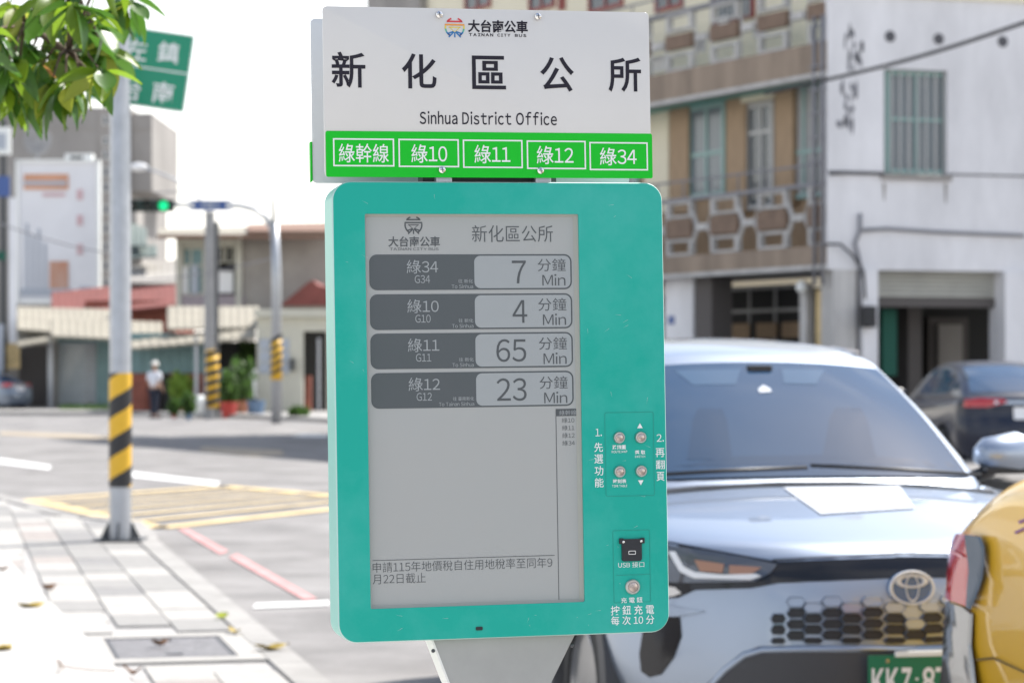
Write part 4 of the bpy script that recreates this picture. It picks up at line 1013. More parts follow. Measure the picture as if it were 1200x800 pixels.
# patterned balcony wall: one module = brown block, small frames above and below, X ties between
mods = [ft.px(x, 262)[0] for x in (793, 848, 906, 962)]
step = (mods[3] - mods[0]) / 3
xs_ = [mods[0] + step * k for k in range(-9, 4)]
def screenwall(z0, z1, solid, th=1):
    H_ = z1 - z0
    for xc in xs_:
        if xc < -LNG + .5: continue
        hw = step * .29
        b = MB(); b.bx(xc - hw, xc + min(hw, -.04 - xc), .02, .16, z0 + H_ * (.33 if th == 1 else .38), z0 + H_ * (.67 if th == 1 else .64), .01); b.build('balcony_block', 'brown_panel', tan)
        for a, c in ((0, .3), (.70, 1)):
            b = MB()
            za, zc = z0 + H_ * a, z0 + H_ * c; t = .045; x1 = min(xc + hw, -.06)
            b.bx(xc - hw, x1, .04, .14, za, za + t); b.bx(xc - hw, x1, .04, .14, zc - t, zc); b.bx(xc - hw, xc - hw + .09, .035, .145, za + t + .001, zc - t - .001); b.bx(x1 - .09, x1, .035, .145, za + t + .001, zc - t - .001)
            b.build('balcony_frame', 'old_white', tan)
        xm = xc - step / 2
        b = MB(); b.bx(xm - step * .13, xm + step * .13, .03, .15, z0 + H_ * .44, z0 + H_ * .56)
        for sx in (1, -1):
            for sz in (1, -1):
                p, q = Vector((xm + sx * step * .12, .09, z0 + H_ * .5)), Vector((xm + sx * step * .25, .09, z0 + H_ * (.5 + sz * .34)))
                b.tube([p, q], .055 * th, 4)
        b.build('balcony_tie', 'old_white', tan)
    b = MB(); b.bx(-LNG, -.05, .02, .16, z1, z1 + .07, .005); b.build('balcony_rail', 'cable_grey', tan)
    if solid:
        b = MB(); b.bx(-LNG, -.05, .30, .34, z0, z1 - .05); b.build('balcony_backing', 'brown_fascia', tan)
screenwall(zf1 + .01, zsc, False); screenwall(zf2 + .01, zr + .05, False, .45)
for k, z1_ in ((0, zsc), (1, zr + .05)):
    for q in range(12):
        x_ = -.10 - q * .9
        MB().tube([(x_, .09, z1_ + .02), (x_, .09, z1_ + .38)], .015, 6).build('rail_post', 'cable_grey', tan)
    MB().tube([(-.05, .09, z1_ + .38), (-11, .09, z1_ + .38)], .022, 6).build('handrail', 'cable_grey', tan)
def window(fr, x0, y0, x1, y1, d, parent, fm='win_teal', glass='glass_mid', vs_=(.5,), hs=(.5,), fw=.06, name='window', curtain=None, depth=.10):
    a, c, z0, z1 = fr.rect(x0, y0, x1, y1, d); a, c = min(a, c), max(a, c)
    b = MB(); f = d - .03
    b.bx(a, c, f, f + depth, z1 - fw, z1); b.bx(a, c, f, f + depth, z0, z0 + fw); b.bx(a, a + fw, f, f + depth, z0 + fw + .001, z1 - fw - .001); b.bx(c - fw, c, f, f + depth, z0 + fw + .001, z1 - fw - .001)
    o = b.build(name, fm, parent)
    for h in hs: bb = MB(); zz = z0 + (z1 - z0) * h; bb.bx(a + fw, c - fw, f + .01, f + .06, zz - fw * .4, zz + fw * .4); bb.build('transom', fm, o)
    for v in vs_: bb = MB(); xx = a + (c - a) * v; bb.bx(xx - fw * .35, xx + fw * .35, f + .005, f + .055, z0 + fw, z1 - fw); bb.build('mullion', fm, o)
    bb = MB(); bb.bx(a + fw * .5, c - fw * .5, f + .035, f + .045, z0 + fw * .5, z1 - fw * .5); bb.build('pane', glass, o)
    return o, a, c, z0, z1
# first floor piers and openings (positions from the wall plane)
R4(ft, 755, 132, 783, 250, WD - .06, WD + .1, 'wall_panel', 'cream_wall', tan)
R4(ft, 785, 125, 806, 250, WD - .14, WD + .1, 'pier', 'tan_tile', tan)
R4(ft, 851, 108, 873, 250, WD - .14, WD + .1, 'pier', 'tan_tile', tan)
R4(ft, 908, 97, 929, 240, WD - .14, WD + .1, 'pier', 'tan_tile', tan)
R4(ft, 868, 104, 906, 118, WD - .15, WD + .1, 'lintel', 'cream_wall', tan)
window(ft, 807, 122, 850, 232, WD - .06, tan, vs_=(.5,), hs=(.47,), fw=.10)
window(ft, 875, 120, 907, 245, WD - .06, tan, fm='win_grey', glass='glass_dark', vs_=(.55,), hs=(.72,), fw=.09, name='balcony_door')
window(ft, 929, 95, 968, 232, WD - .05, tan, vs_=(.35, .7), hs=(.4,), fw=.08, glass='curtain')
o, a, c, z0, z1 = window(ft, 834, -28, 884, 26, WD + .28, tan, fm='win_red', glass='glass_mid', vs_=(), hs=(), fw=.07)
for k in range(9): b = MB(); xx = a + .1 + (c - a - .2) * k / 8; b.bx(xx - .015, xx + .015, WD + .20, WD + .225, z0, z1); b.build('window_bar', 'win_grey', o)
for x0, x1 in ((768, 800), (690, 730), (620, 650), (455, 480), (545, 575), (655, 662)):
    window(ft, x0, -30, x1, 12, WD + .28, tan, fm='win_red', glass='glass_dark', vs_=(.5,), hs=(), fw=.07)
for x0, x1 in ((720, 748), (650, 680), (590, 615), (520, 545)): window(ft, x0, 140, x1, 245, WD - .05, tan, fw=.09)
R4(ft, 430, -20, 492, 40, WD + .1, WD + .5, 'wall_panel', 'concrete', tan)
# ground floor
for x0, x1, m_ in ((779, 812, 'white_wall'), (815, 834, 'interior_mid'), (720, 745, 'white_wall'), (655, 675, 'white_wall'), (590, 606, 'white_wall'), (520, 534, 'white_wall')):
    a = ft.px(x0, 380, .3)[0]; c = ft.px(x1, 380, .3)[0]; b = MB(); b.bx(a, c, .3, .75, 0, zs1 - .01); b.build('pillar', m_, tan)
a, c = ft.px(783, 372, .29)[0], ft.px(790, 372, .29)[0]; z0, z1 = ft.px(786, 380, .29)[1], ft.px(786, 370, .29)[1]; b = MB(); b.bx(a, c, .285, .299, z0, z1); b.build('notice', 'street_blue', tan)
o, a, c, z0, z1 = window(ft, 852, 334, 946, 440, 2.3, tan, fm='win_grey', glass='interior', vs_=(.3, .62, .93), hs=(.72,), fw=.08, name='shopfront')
for k, (x0, x1) in enumerate(((856, 878), (886, 910), (916, 938))):
    aa = ft.px(x0, 380, 2.24)[0]; cc = ft.px(x1, 380, 2.24)[0]; b = MB(); b.bx(aa, cc, 2.24, 2.26, ft.px(900, 396, 2.24)[1], ft.px(900, 378, 2.24)[1]); b.build('door_panel', 'tan_tile', o)
R4(ft, 937, 332, 945, 440, .35, .5, 'pipe_duct', 'old_white', tan); R4(ft, 956, 340, 962, 440, .4, .5, 'sign_strip', 'line_yellow', tan)
x_, z_ = ft.px(940, 336, .2); b = MB(); b.lathe([(.02, -.12), (.09, -.07), (.11, 0), (.08, .08), (.02, .11)], (x_, .2, z_), 'Z', 16); b.build('wall_lamp', 'print_white', tan, smooth=True)
for k, xx in enumerate((-.12, -.35)):
    MB().tube([(xx, -.02, zs1 - .3), (xx, -.02, zs2 + 1.0)], .035, 8).build('drain_pipe', 'cable_grey', tan, True)
for k in range(6): b = MB(); b.bx(-.45, -.06, -.06, -.02, zsc + .4 * k, zsc + .4 * k + .03); b.build('pipe_clamp', 'cable_grey', tan)
# things drying on the upper balcony
for x0, y0, x1, y1 in ((812, 40, 826, 62), (842, 20, 852, 38), (883, 22, 896, 44), (764, 66, 780, 84)): R4(ft, x0, y0, x1, y1, .5, .53, 'laundry', 'plate_white', tan)

# ------------------------------------------------------------------ right: the white building
A_W = math.atan2(.27, .96)
fw_ = Fr(5.30, 40.6, A_W)
wb = thing('white_building', 'white rendered building with one barred window above a dark open garage', 'building', fw_.o, A_W)
zb = fw_.px(1000, 316)[1]; zt = fw_.px(1180, 3)[1]
wx = lambda x, y=200, d=0: fw_.px(x, y, d)[0]
x_end = wx(1200) + 5
wa, wc, wz0, wz1 = fw_.rect(1036, 82, 1110, 205)
b = MB(); T = .25
b.bx(0, wa, 0, T, zb, zt); b.bx(wc, x_end, 0, T, zb, zt); b.bx(wa, wc, 0, T, wz1, zt); b.bx(wa, wc, 0, T, zb, wz0)
b.build('wall', 'white_wall', wb, weld=False)
b = MB(); b.bx(-.03, x_end, -.05, .3, zt, zt + .18); b.build('parapet', 'cream_wall', wb)
b = MB(); b.prism([(.1, T), (x_end, T), (x_end, 8), (5, 8)], zt - .1, zt - .02, 'xy'); b.build('roof', 'concrete', wb)
z1_ = fw_.px(1080, 204)[1]; b = MB(); b.bx(0, wa - .02, -.012, 0, z1_ - .01, z1_ + .02); b.bx(wc + .02, x_end, -.012, 0, z1_ - .01, z1_ + .02); b.build('string_course', 'stain', wb)
b = MB(); b.bx(wa - .06, wc + .06, -.06, .05, wz0 - .09, wz0); b.build('window_sill', 'concrete', wb)
o, a, c, z0, z1 = window(fw_, 1037, 84, 1109, 204, .14, wb, fm='win_teal', glass='glass_mid', vs_=(.5,), hs=(.53,), fw=.075)
for k, x in enumerate((.08, .3, .56, .8)):
    b = MB(); xx = a + (c - a) * x; b.grid(lambda u, v, xx=xx: (xx + u * (c - a) * .15, .155 + .015 * sin(u * 14), z0 + .05 + v * (z1 - z0 - .1)), 10, 2); b.build('curtain', 'curtain', o, True)
for k in range(7): b = MB(); xx = a + (c - a) * (k + .5) / 7; b.bx(xx - .01, xx + .01, .06, .08, z0, z1); b.build('window_bar', 'win_grey', o)
# holes and stains
for x, y in ((1043, 43), (1100, 46), (1175, 49)):
    xx, zz = fw_.px(x, y); b = MB(); b.lathe([(.10, -.004), (.085, -.006), (.0001, -.0062)], (xx, 0, zz), 'Y', 14); b.build('vent_hole', 'stain', wb)
rs = random.Random(5)
for k in range(34):
    t = rs.random(); x = rs.choice([990, 998, 1003, 1008]) + rs.uniform(-3, 3) - 6 * t; y = 35 + 118 * t
    xx, zz = fw_.px(x, y); b = MB(); n_ = 8; w_ = rs.uniform(.02, .05); h_ = rs.uniform(.05, .20)
    pts = [(xx + rs.uniform(.5, 1) * w_ * cos(2 * pi * k2 / n_), zz + rs.uniform(.4, 1) * h_ * sin(2 * pi * k2 / n_)) for k2 in range(n_)]
    b.prism(pts, -.008, -.001); b.build('stain_patch', 'cable_grey' if rs.random() < .7 else 'stain', wb)
for x, y, h_ in ((1036, 215, .3), (1108, 215, .35)):
    xx, zz = fw_.px(x, y); b = MB(); b.prism([(xx - .03, zz), (xx + .03, zz), (xx + .012, zz - h_), (xx - .01, zz - h_ * .9)], -.006, -.001); b.build('rain_streak', 'concrete', wb)
# ground floor: pillars, roller shutter box, dark garage
b = MB(); a = wx(970, 380, -.02); c = wx(1003, 380, -.02); b.bx(a + .1, c, -.02, .5, 0, zb - .002); b.build('pillar', 'old_white', wb)
b = MB(); a = wx(1011, 380, -.1); c = wx(1029, 380, -.1); b.bx(a, c, -.1, .5, 0, zb - .002); b.build('pillar', 'white_wall', wb)
b = MB(); a = wx(1178, 380, -.1); c = wx(1208, 380, -.1); b.bx(a, c, -.1, .5, 0, zb - .004); b.build('pillar', 'white_wall', wb)
b = MB(); b.bx(c + 3, c + 3.6, -.1, .5, 0, zb - .004); b.build('pillar', 'white_wall', wb)
sx0_, sx1_ = wx(1029, 340, .3), wx(1178, 340, .3)
zz0, zz1 = fw_.px(1100, 349, .3)[1], zb
nsl = 6
for k in range(nsl): b = MB(); h_ = (zz1 - zz0) / nsl; b.bx(sx0_, sx1_, .3, .34, zz0 + k * h_ + .008, zz0 + (k + 1) * h_, .01); b.build('shutter_slat', 'shutter', wb)
b = MB(); b.bx(sx0_, sx1_, .28, .42, zz0 - .16, zz0 - .002, .01); b.build('shutter_rail', 'interior_mid', wb)
gp = [(.85, .5), (x_end, .5), (x_end, 5.5), (4.0, 5.5)]
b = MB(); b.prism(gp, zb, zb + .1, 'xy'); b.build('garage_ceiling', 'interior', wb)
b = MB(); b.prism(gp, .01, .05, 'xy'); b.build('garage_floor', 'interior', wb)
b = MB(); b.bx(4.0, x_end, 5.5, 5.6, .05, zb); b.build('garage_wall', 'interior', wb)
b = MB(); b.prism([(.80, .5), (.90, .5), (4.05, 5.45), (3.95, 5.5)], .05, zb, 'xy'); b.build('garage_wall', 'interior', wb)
R4(fw_, 1034, 362, 1051, 440, .8, 1.0, 'garage_column', 'interior_green', wb); R4(fw_, 1088, 372, 1135, 440, 5.0, 5.2, 'garage_cabinet', 'interior_mid', wb); R4(fw_, 1100, 380, 1128, 440, 4.9, 4.99, 'garage_door', 'concrete', wb)
def wpx(fr, pts, d): return [(fr.px(x, y, d)[0], d, fr.px(x, y, d)[1]) for x, y in pts]
MB().tube(wpx(fw_, [(1008, 250), (1008, 270), (1002, 285), (1006, 300), (1012, 330), (1010, 360)], -.06), .035, 8).build('service_cable', 'cable_grey', wb, True)
MB().tube(wpx(fw_, [(1008, 270), (1040, 268), (1100, 272), (1200, 276)], -.04), .03, 8).build('service_cable', 'cable_grey', wb, True)
MB().tube(wpx(fw_, [(968, 286), (985, 286), (1000, 300), (1012, 318), (1014, 350)], -.10), .022, 8).build('service_cable', 'cable', wb, True)
MB().tube(wpx(fw_, [(972, 204), (990, 203), (1036, 204)], -.05), .02, 6).build('service_cable', 'cable', wb, True)
x_, z_ = fw_.px(1017, 371, -.2); b = MB(); b.bx(x_ - .12, x_ + .12, -.3, -.11, z_ - .18, z_ + .18, .02); b.build('meter_box', 'cable', wb)
# overhead wire
p = [W(940 + 260 * t, 100 - 73 * t + 5 * sin(pi * t), 39 - 6 * t) for t in [k / 12 for k in range(-2, 18)]]
tag(MB().tube(p, .03, 6).build('overhead_wire', 'cable', None, True), 'black overhead wire crossing the front of the white building', 'cable')

# ------------------------------------------------------------------ left: near signal post with warning band and direction sign
pb = G(141, 633, SW); Yp = pb.y
sp = thing('signal_post', 'tall galvanised post with yellow and black band, standing at the pavement corner', 'pole', (pb.x, pb.y, SW))
b = MB(); b.lathe([(.089, 0), (.088, 1.6), (.084, 3.2), (.078, 4.4), (.075, 6.2), (.03, 6.25)], (0, 0, 0), 'Z', 32); b.build('shaft', 'galv', sp, smooth=40)
sc_p = FP / Yp
zt_ = CH - (437 - CY) / sc_p - SW; zb_ = CH - (570 - CY) / sc_p - SW
b = MB(); b.lathe([(.0925, zb_), (.0925, zt_)], (0, 0, 0), 'Z', 40); b.build('warning_band', 'band_yellow', sp, smooth=40)
pitch = .325; nt_ = int((zt_ - zb_) / pitch) + 2
b = MB(); Nh = 40
cols_ = []
for k in range(-Nh, nt_ * Nh + 1):
    a = 2 * pi * k / Nh; zc = zb_ + pitch * k / Nh - .03
    z0, z1 = max(zb_, min(zt_, zc)), max(zb_, min(zt_, zc + pitch * .46))
    cols_.append((a, z0, z1))
for (a, z0, z1), (a2, y0, y1_) in zip(cols_, cols_[1:]):
    if z1 - z0 < 1e-4 and y1_ - y0 < 1e-4: continue
    r = .0937; f = lambda a_, z_: (r * sin(a_ + .3), -r * cos(a_ + .3), z_)
    try: b.poly([f(a, z0), f(a2, y0), f(a2, y1_), f(a, z1)])
    except Exception: pass
b.build('warning_stripe', 'band_black', sp, smooth=40, weld=True)
b = MB(); b.bx(-.20, .20, -.20, .20, .0, .018, .004); b.build('base_plate', 'dark_steel', sp)
for a in (0, pi / 2, pi, 1.5 * pi):
    b = MB(); b.prism([(.088, .018), (.165, .018), (.10, .15), (.088, .15)], -.006, .006); bmesh.ops.rotate(b.bm, cent=(0, 0, 0), matrix=Matrix.Rotation(a, 3, 'Z'), verts=b.bm.verts); b.build('gusset', 'dark_steel', sp)
for a in (pi / 4, 3 * pi / 4, 5 * pi / 4, 7 * pi / 4): b = MB(); b.lathe([(.018, .018), (.018, .04), (.01, .06)], (.16 * cos(a) * 1.0, .16 * sin(a), 0), 'Z', 6); b.build('anchor_bolt', 'dark_steel', sp)
# direction sign
Ys = Yp + .25
ds = thing('direction_sign', 'green road direction sign with white characters, tilted behind the pole and leaves', 'road sign', W(166, 79, Ys), (0, rad(8.3), 0))
ks = FP / Ys; wS, hS = 112 / ks, 91 / ks
lx_ = lambda x, y: (((x - 166) * cos(rad(8.3)) + (y - 79) * sin(rad(8.3))) / ks, -(-(x - 166) * sin(rad(8.3)) + (y - 79) * cos(rad(8.3))) / ks)
b = MB(); b.prism(rrect(-wS / 2, wS / 2, -hS / 2, hS / 2, .02), 0, .02); b.build('sign_board', 'highway_green', ds)
b = MB(); ring_poly(b, rrect(-wS / 2 + .003, wS / 2 - .003, -hS / 2 + .003, hS / 2 - .003, .018), rrect(-wS / 2 + .010, wS / 2 - .010, -hS / 2 + .010, hS / 2 - .010, .014), -.003); b.build('border', 'print_white', ds)
b = MB(); b.bx(-wS / 2 + .01, wS / 2 - .01, -.0035, -.001, -.006, .006); b.build('divider', 'print_white', ds)
for ch, x, y in (('左', 160, 58), ('鎮', 197.5, 62), ('台', 153, 105), ('南', 191, 109)):
    X, Z = lx_(x, y); h_ = 12.5 / ks; text(ch, X - h_, X + h_, Z - h_, Z + h_, -.004, 'print_white', ds, .012)
b = MB(); b.bx(-wS / 2 + .05, wS / 2 - .05, .021, .05, .18, .22); b.bx(-wS / 2 + .05, wS / 2 - .05, .021, .05, -.22, -.18); b.build('rail', 'galv', ds)

# ------------------------------------------------------------------ left: far signal mast, street name sign, lamp, poles
Ym = 67.0; km = FP / Ym
mb_ = G(324, 496); Ym = mb_.y; km = FP / Ym
ms = thing('traffic_signal_mast', 'slim grey signal mast with curved arm and a green light, across the junction', 'traffic light', (mb_.x, mb_.y, 0))
def ml(x, y): p = W(x, y, Ym); return (p.x - mb_.x, 0, p.z)
b = MB(); b.tube([(0, 0, 0), (0, 0, ml(322, 330)[2]), (ml(322, 262)[0], 0, ml(322, 262)[2])], [.15, .13, .11], 14); b.build('mast', 'galv', ms, True)
b = MB(); b.tube([ml(321, 262), ml(318, 200)], [.06, .035], 8); b.build('mast_top', 'galv', ms, True)
b = MB(); b.tube([ml(321, 285), ml(319, 268), ml(311, 254), ml(298, 245), ml(280, 241), ml(240, 240.5), ml(150, 240)], [.09, .09, .085, .08, .07, .06, .05], 10); b.build('arm', 'galv', ms, True)
z0 = ml(324, 445)[2]; z1 = ml(324, 398)[2]
b = MB(); b.lathe([(.16, z0), (.16, z1)], (0, 0, 0), 'Z', 20); b.build('warning_band', 'band_yellow', ms, smooth=True)
for k in range(5):
    b = MB(); zc = z0 + (z1 - z0) * (k + .3) / 5
    for q in range(10):
        a = pi + pi * q / 10; a2 = pi + pi * (q + 1) / 10; f = lambda a_, z_: (.165 * cos(a_), .165 * sin(a_), z_); r1 = .25 * q / 10; r2 = .25 * (q + 1) / 10; b.poly([f(a, zc + r1), f(a2, zc + r2), f(a2, zc + r2 + .11), f(a, zc + r1 + .11)])
    b.build('warning_stripe', 'band_black', ms)
a, _, z1 = ml(152, 234.5); c, _, z0 = ml(205, 248.5)
b = MB(); b.bx(a, c, -.22, -.02, z0, z1, .03); sh = b.build('signal_head', 'signal_black', ms)
for i, x in enumerate((157, 175, 193)):
    X, _, Z = ml(x, 241.5); r_ = .135
    b = MB(); b.lathe([(r_, -.222), (r_ * .9, -.25), (r_ * .5, -.27), (.0001, -.275)], (X, 0, Z), 'Y', 20); b.build('signal_lens', 'lens_green' if i == 2 else 'lens_dark', sh, smooth=True)
    b = MB()
    for q in range(9):
        a0, a1_ = pi * q / 9, pi * (q + 1) / 9; R_ = .155
        b.poly([(X + R_ * cos(a0), -.222, Z + R_ * sin(a0)), (X + R_ * cos(a1_), -.222, Z + R_ * sin(a1_)), (X + R_ * cos(a1_), -.40, Z + R_ * sin(a1_)), (X + R_ * cos(a0), -.40, Z + R_ * sin(a0))])
    b.build('visor', 'signal_black', sh, True)
a, _, z1 = ml(222, 235); c, _, z0 = ml(272, 247)
sn = MB(); sn.bx(-(c - a) / 2, (c - a) / 2, -.12, -.09, -(z1 - z0) / 2, (z1 - z0) / 2, .005); p = Vector(ml(247, 241)) + Vector((mb_.x, mb_.y, 0))
sno = thing('street_name_sign', 'blue street name plate hung on the signal arm', 'street sign', p)
sn.build('plate', 'street_blue', sno)
b = MB(); b.bx(-.12, .10, -.125, -.121, -.05, .06); b.bx(.15, .22, -.125, -.121, -.05, .06); b.bx(-.24, -.16, -.125, -.121, -.05, .06); b.build('print_patch', 'poster_grey', sno)
b = MB(); b.bx(-(c - a) / 2 + .02, -(c - a) / 2 + .14, -.126, -.121, -.08, .08); b.bx((c - a) / 2 - .14, (c - a) / 2 - .02, -.126, -.121, -.08, .08); b.build('end_mark', 'print_white', sno)
pc_ = G(246, 491); Yc = pc_.y
cp = thing('concrete_pole', 'grey concrete utility pole with yellow and black band and street lamp, by the plants', 'pole', (pc_.x, pc_.y, 0))
def cl(x, y): p = W(x, y, Yc); return (p.x - pc_.x, 0, p.z)
h_ = cl(246, 248)[2]
b = MB(); b.lathe([(.19, 0), (.15, h_)], (0, 0, 0), 'Z', 18); b.build('shaft', 'concrete_pole', cp, smooth=40)
b = MB(); X = cl(253, 400)[0]; b.bx(X - .05, X + .08, -.02, .12, .1, h_ - .3); b.build('shade_strip', 'dark_steel', cp)  # dark strip up the pole, standing in for its shaded side
z0, z1 = .35, cl(250, 410)[2]; X = .06
b = MB(); b.lathe([(.22, z0), (.22, z1)], (X, 0, 0), 'Z', 18); b.build('warning_band', 'band_yellow', cp, smooth=True)
for k in range(6):
    b = MB(); zc = z0 + (z1 - z0) * k / 6
    for q in range(10):
        a = pi + pi * q / 10; a2 = pi + pi * (q + 1) / 10; f = lambda a_, z_: (X + .225 * cos(a_), .225 * sin(a_), min(z_, z1)); r1 = .18 * q / 10; r2 = .18 * (q + 1) / 10; b.poly([f(a, zc + r1), f(a2, zc + r2), f(a2, zc + r2 + .16), f(a, zc + r1 + .16)])
    b.build('warning_stripe', 'band_black', cp)
b = MB(); b.tube([cl(246, 258), cl(240, 240), cl(228, 226), cl(205, 210), cl(180, 200), cl(158, 195)], .035, 8); b.build('lamp_arm', 'galv', cp, True)
x_, _, z_ = cl(163, 196); b = MB(); b.lathe([(.02, -.28), (.11, -.2), (.14, 0), (.10, .2), (.02, .28)], (x_, 0, z_), 'X', 12); b.build('lamp_head', 'lamp_white', cp, smooth=True)
for (x0, y0, x1, y1, Yw, nm) in ((180, 226, 318, 204, 67, 'thin wire sloping up to the top of the signal mast'), (0, 262, 150, 300, 66, 'thin wire crossing in front of the billboard'), (150, 330, 330, 300, 76, 'thin wire slung low before the old house')):
    p = [W(x0 + (x1 - x0) * t, y0 + (y1 - y0) * t + 5 * sin(pi * t), Yw) for t in [k / 10 for k in range(11)]]
    tag(MB().tube(p, .02, 5).build('overhead_wire', 'cable_grey', None, True), nm, 'cable')
# dark pole at the left edge with blue plate, lamp box and white banner
pl_ = G(4, 481); Yl = pl_.y
lp = thing('edge_pole', 'dark pole at the left edge carrying a blue plate and a long white banner', 'pole', (pl_.x, pl_.y, 0))
def ll(x, y): p = W(x, y, Yl); return (p.x - pl_.x, 0, p.z)
b = MB(); b.lathe([(.14, 0), (.11, ll(4, 140)[2])], (0, 0, 0), 'Z', 16); b.build('shaft', 'dark_steel', lp, smooth=40)
def lbx(x0, y0, x1, y1, d0, d1, nm, m): a, _, z1 = ll(x0, y0); c, _, z0 = ll(x1, y1); b = MB(); b.bx(a, c, d0, d1, z0, z1, .01); return b.build(nm, m, lp)
lbx(-8, 207, 13, 231, -.22, -.19, 'blue_plate', 'street_blue'); lbx(-10, 150, 14, 182, -.3, -.16, 'white_box', 'print_white'); lbx(-4, 157, 9, 176, -.32, -.301, 'box_front', 'poster_grey')
lbx(11, 232, 20, 402, -.1, -.07, 'banner', 'poster'); lbx(-6, 295, 8, 305, -.25, -.16, 'green_lamp', 'interior_green'); lbx(8, 402, 24, 432, -.1, -.04, 'banner_foot', 'line_yellow')
lbx(-14, 380, 6, 450, -.34, -.16, 'control_cabinet', 'poster_grey')

# ------------------------------------------------------------------ left background, built at its distance
def bg_thing(nm, label, cat, xpx, Y): p = W(xpx, 433, Y); o = thing(nm, label, cat, (p.x, Y, 0)); o['_x'] = p.x; return o, Fr(p.x, Y, 0)
tw, f1 = bg_thing('office_tower', 'tall bare concrete building at far left with a column of small windows', 'building', 60, 112)
R4(f1, -90, 126, 152, 520, 0, 12, 'wall', 'tower', tw).location = (0, 0, 0)
R4(f1, 152.05, 133, 178, 224, .3, 9, 'upper_wing', 'tower', tw)
R4(f1, 116, 127, 132, 436, -.06, -.005, 'stair_strip', 'concrete', tw)
for y in (136, 160, 176, 196, 214, 240, 262, 284, 306, 326): window(f1, 120, y, 128, y + 11, -.08, tw, fm='win_grey', glass='glass_dark', vs_=(), hs=(), fw=.08)
R4(f1, 155, 150, 176, 152, .25, .295, 'ledge', 'concrete', tw)
R4(f1, 60, 150, 112, 151.5, -.03, -.004, 'ledge', 'concrete', tw)
del tw['_x']
bb_, f2 = bg_thing('billboard', 'large white billboard with orange print on the concrete building', 'billboard', 66, 108)
R4(f2, 21, 190, 115, 354, 0, .5, 'board', 'poster', bb_)
for a in ((21, 187, 115, 190.5), (21, 351, 115, 356), (18, 187, 22, 356), (113, 187, 116.5, 356)): R4(f2, *a, -.1, .35, 'frame', 'print_white', bb_)
R4(f2, 28, 204, 80, 222, -.06, -.005, 'print_patch', 'poster_orange', bb_); R4(f2, 58, 306, 80, 345, -.06, -.005, 'print_patch', 'poster_rust', bb_)
R4(f2, 28, 212, 78, 217, -.08, -.061, 'print_patch', 'poster_grey', bb_); R4(f2, 50, 226, 76, 230, -.06, -.005, 'print_patch', 'poster_pink', bb_)
for k, (x0, y0, y1) in enumerate(((30, 262, 345), (37, 275, 345), (44, 268, 340), (51, 285, 342))): R4(f2, x0, y0, x0 + 3, y1, -.05, -.005, 'print_patch', 'poster_grey', bb_)
R4(f2, 24, 338, 84, 347, -.07, -.006, 'print_patch', 'poster_grey', bb_)
for y in (222, 252, 286): R4(f2, 90, y, 97, y + 12, -.05, -.005, 'print_patch', 'poster_pink', bb_)
R4(f2, 92, 336, 108, 340, -.05, -.005, 'print_patch', 'poster_grey', bb_)
R4(f2, 76, 180, 108, 189, 0, .6, 'light_box', 'print_white', bb_); R4(f2, 82, 183, 97, 188, -.03, -.002, 'light_box_front', 'dark_steel', bb_)
dish = thing('roof_dish', 'round white dish mounted above the billboard', 'satellite dish', W(45, 166, 108.5)); del bb_['_x']
b = MB(); b.lathe([(.0001, -.08), (.4, -.12), (.62, -.2), (.64, -.18), (.4, -.02), (.0001, 0)], (0, 0, 0), 'Y', 24); b.build('dish', 'concrete_pole', dish, smooth=True)
MB().tube([(0, 0, -.2), (-.1, .2, -.9)], .05, 6).build('bracket', 'galv', dish); b = MB(); b.tube([(0, -.35, 0), (0, -.1, -.5)], .03, 6); b.build('feed_arm', 'galv', dish)

# single-storey shops at the far left
def slope_roof(fr, x0, y0, x1, y1, y0r, y1r, d0, d1, nm, m, parent, ribs=0):
    """sheet from a low front edge (y0..y1 rows at x0..x1) up to a back edge"""
    a = fr.px(x0, y0, d0); c = fr.px(x1, y1, d0); e = fr.px(x0, y0r, d1); g_ = fr.px(x1, y1r, d1)
    b = MB()
    P = lambda u, v: Vector(((a[0] * (1 - u) + c[0] * u) * (1 - v) + (e[0] * (1 - u) + g_[0] * u) * v, d0 + (d1 - d0) * v, (a[1] * (1 - u) + c[1] * u) * (1 - v) + (e[1] * (1 - u) + g_[1] * u) * v))
    n_ = max(4, ribs * 2)
    b.grid(lambda u, v: P(u, v) + Vector((0, 0, .03 * (round(u * n_) % 2) if ribs else 0)), n_, 1)
    r_ = bmesh.ops.extrude_face_region(b.bm, geom=b.bm.faces[:]); bmesh.ops.translate(b.bm, vec=(0, 0, .08), verts=[v for v in r_['geom'] if isinstance(v, bmesh.types.BMVert)])
    return b.build(nm, m, parent)
shp, f3 = bg_thing('corner_shop', 'low shop with cream sheet roofs and a pale blue roller shutter', 'building', 70, 88); del shp['_x']
R4(f3, -40, 395, 66, 481, 1.6, 6, 'wall', 'house_grey', shp); R4(f3, 128, 398, 152, 481, .5, 6, 'wall', 'teal_tin', shp); R4(f3, 113, 396, 128, 481, .4, 6, 'wall', 'teal_tin', shp)
R4(f3, 60, 398, 66, 481, .3, 6, 'wall', 'house_grey', shp)
for k in range(12):
    ya = 401 + k * 6.2; R4(f3, 66, ya, 113, ya + 5.7, .6, .66, 'shutter_slat', 'shutter_blue', shp)
R4(f3, 66, 396, 113, 401, .45, .8, 'shutter_box', 'teal_tin', shp)
R4(f3, 22, 404, 60, 474, 1.5, 1.59, 'doorway', 'interior_mid', shp); R4(f3, 56, 396, 62, 480, 0, .15, 'awning_post', 'galv', shp)
slope_roof(f3, 20, 388, 150, 398, 362, 366, -1.5, 3, 'sheet_roof', 'roof_cream', shp, 16)
slope_roof(f3, 60, 396, 190, 402, 376, 380, -2.2, .5, 'sheet_roof', 'roof_cream', shp, 14)
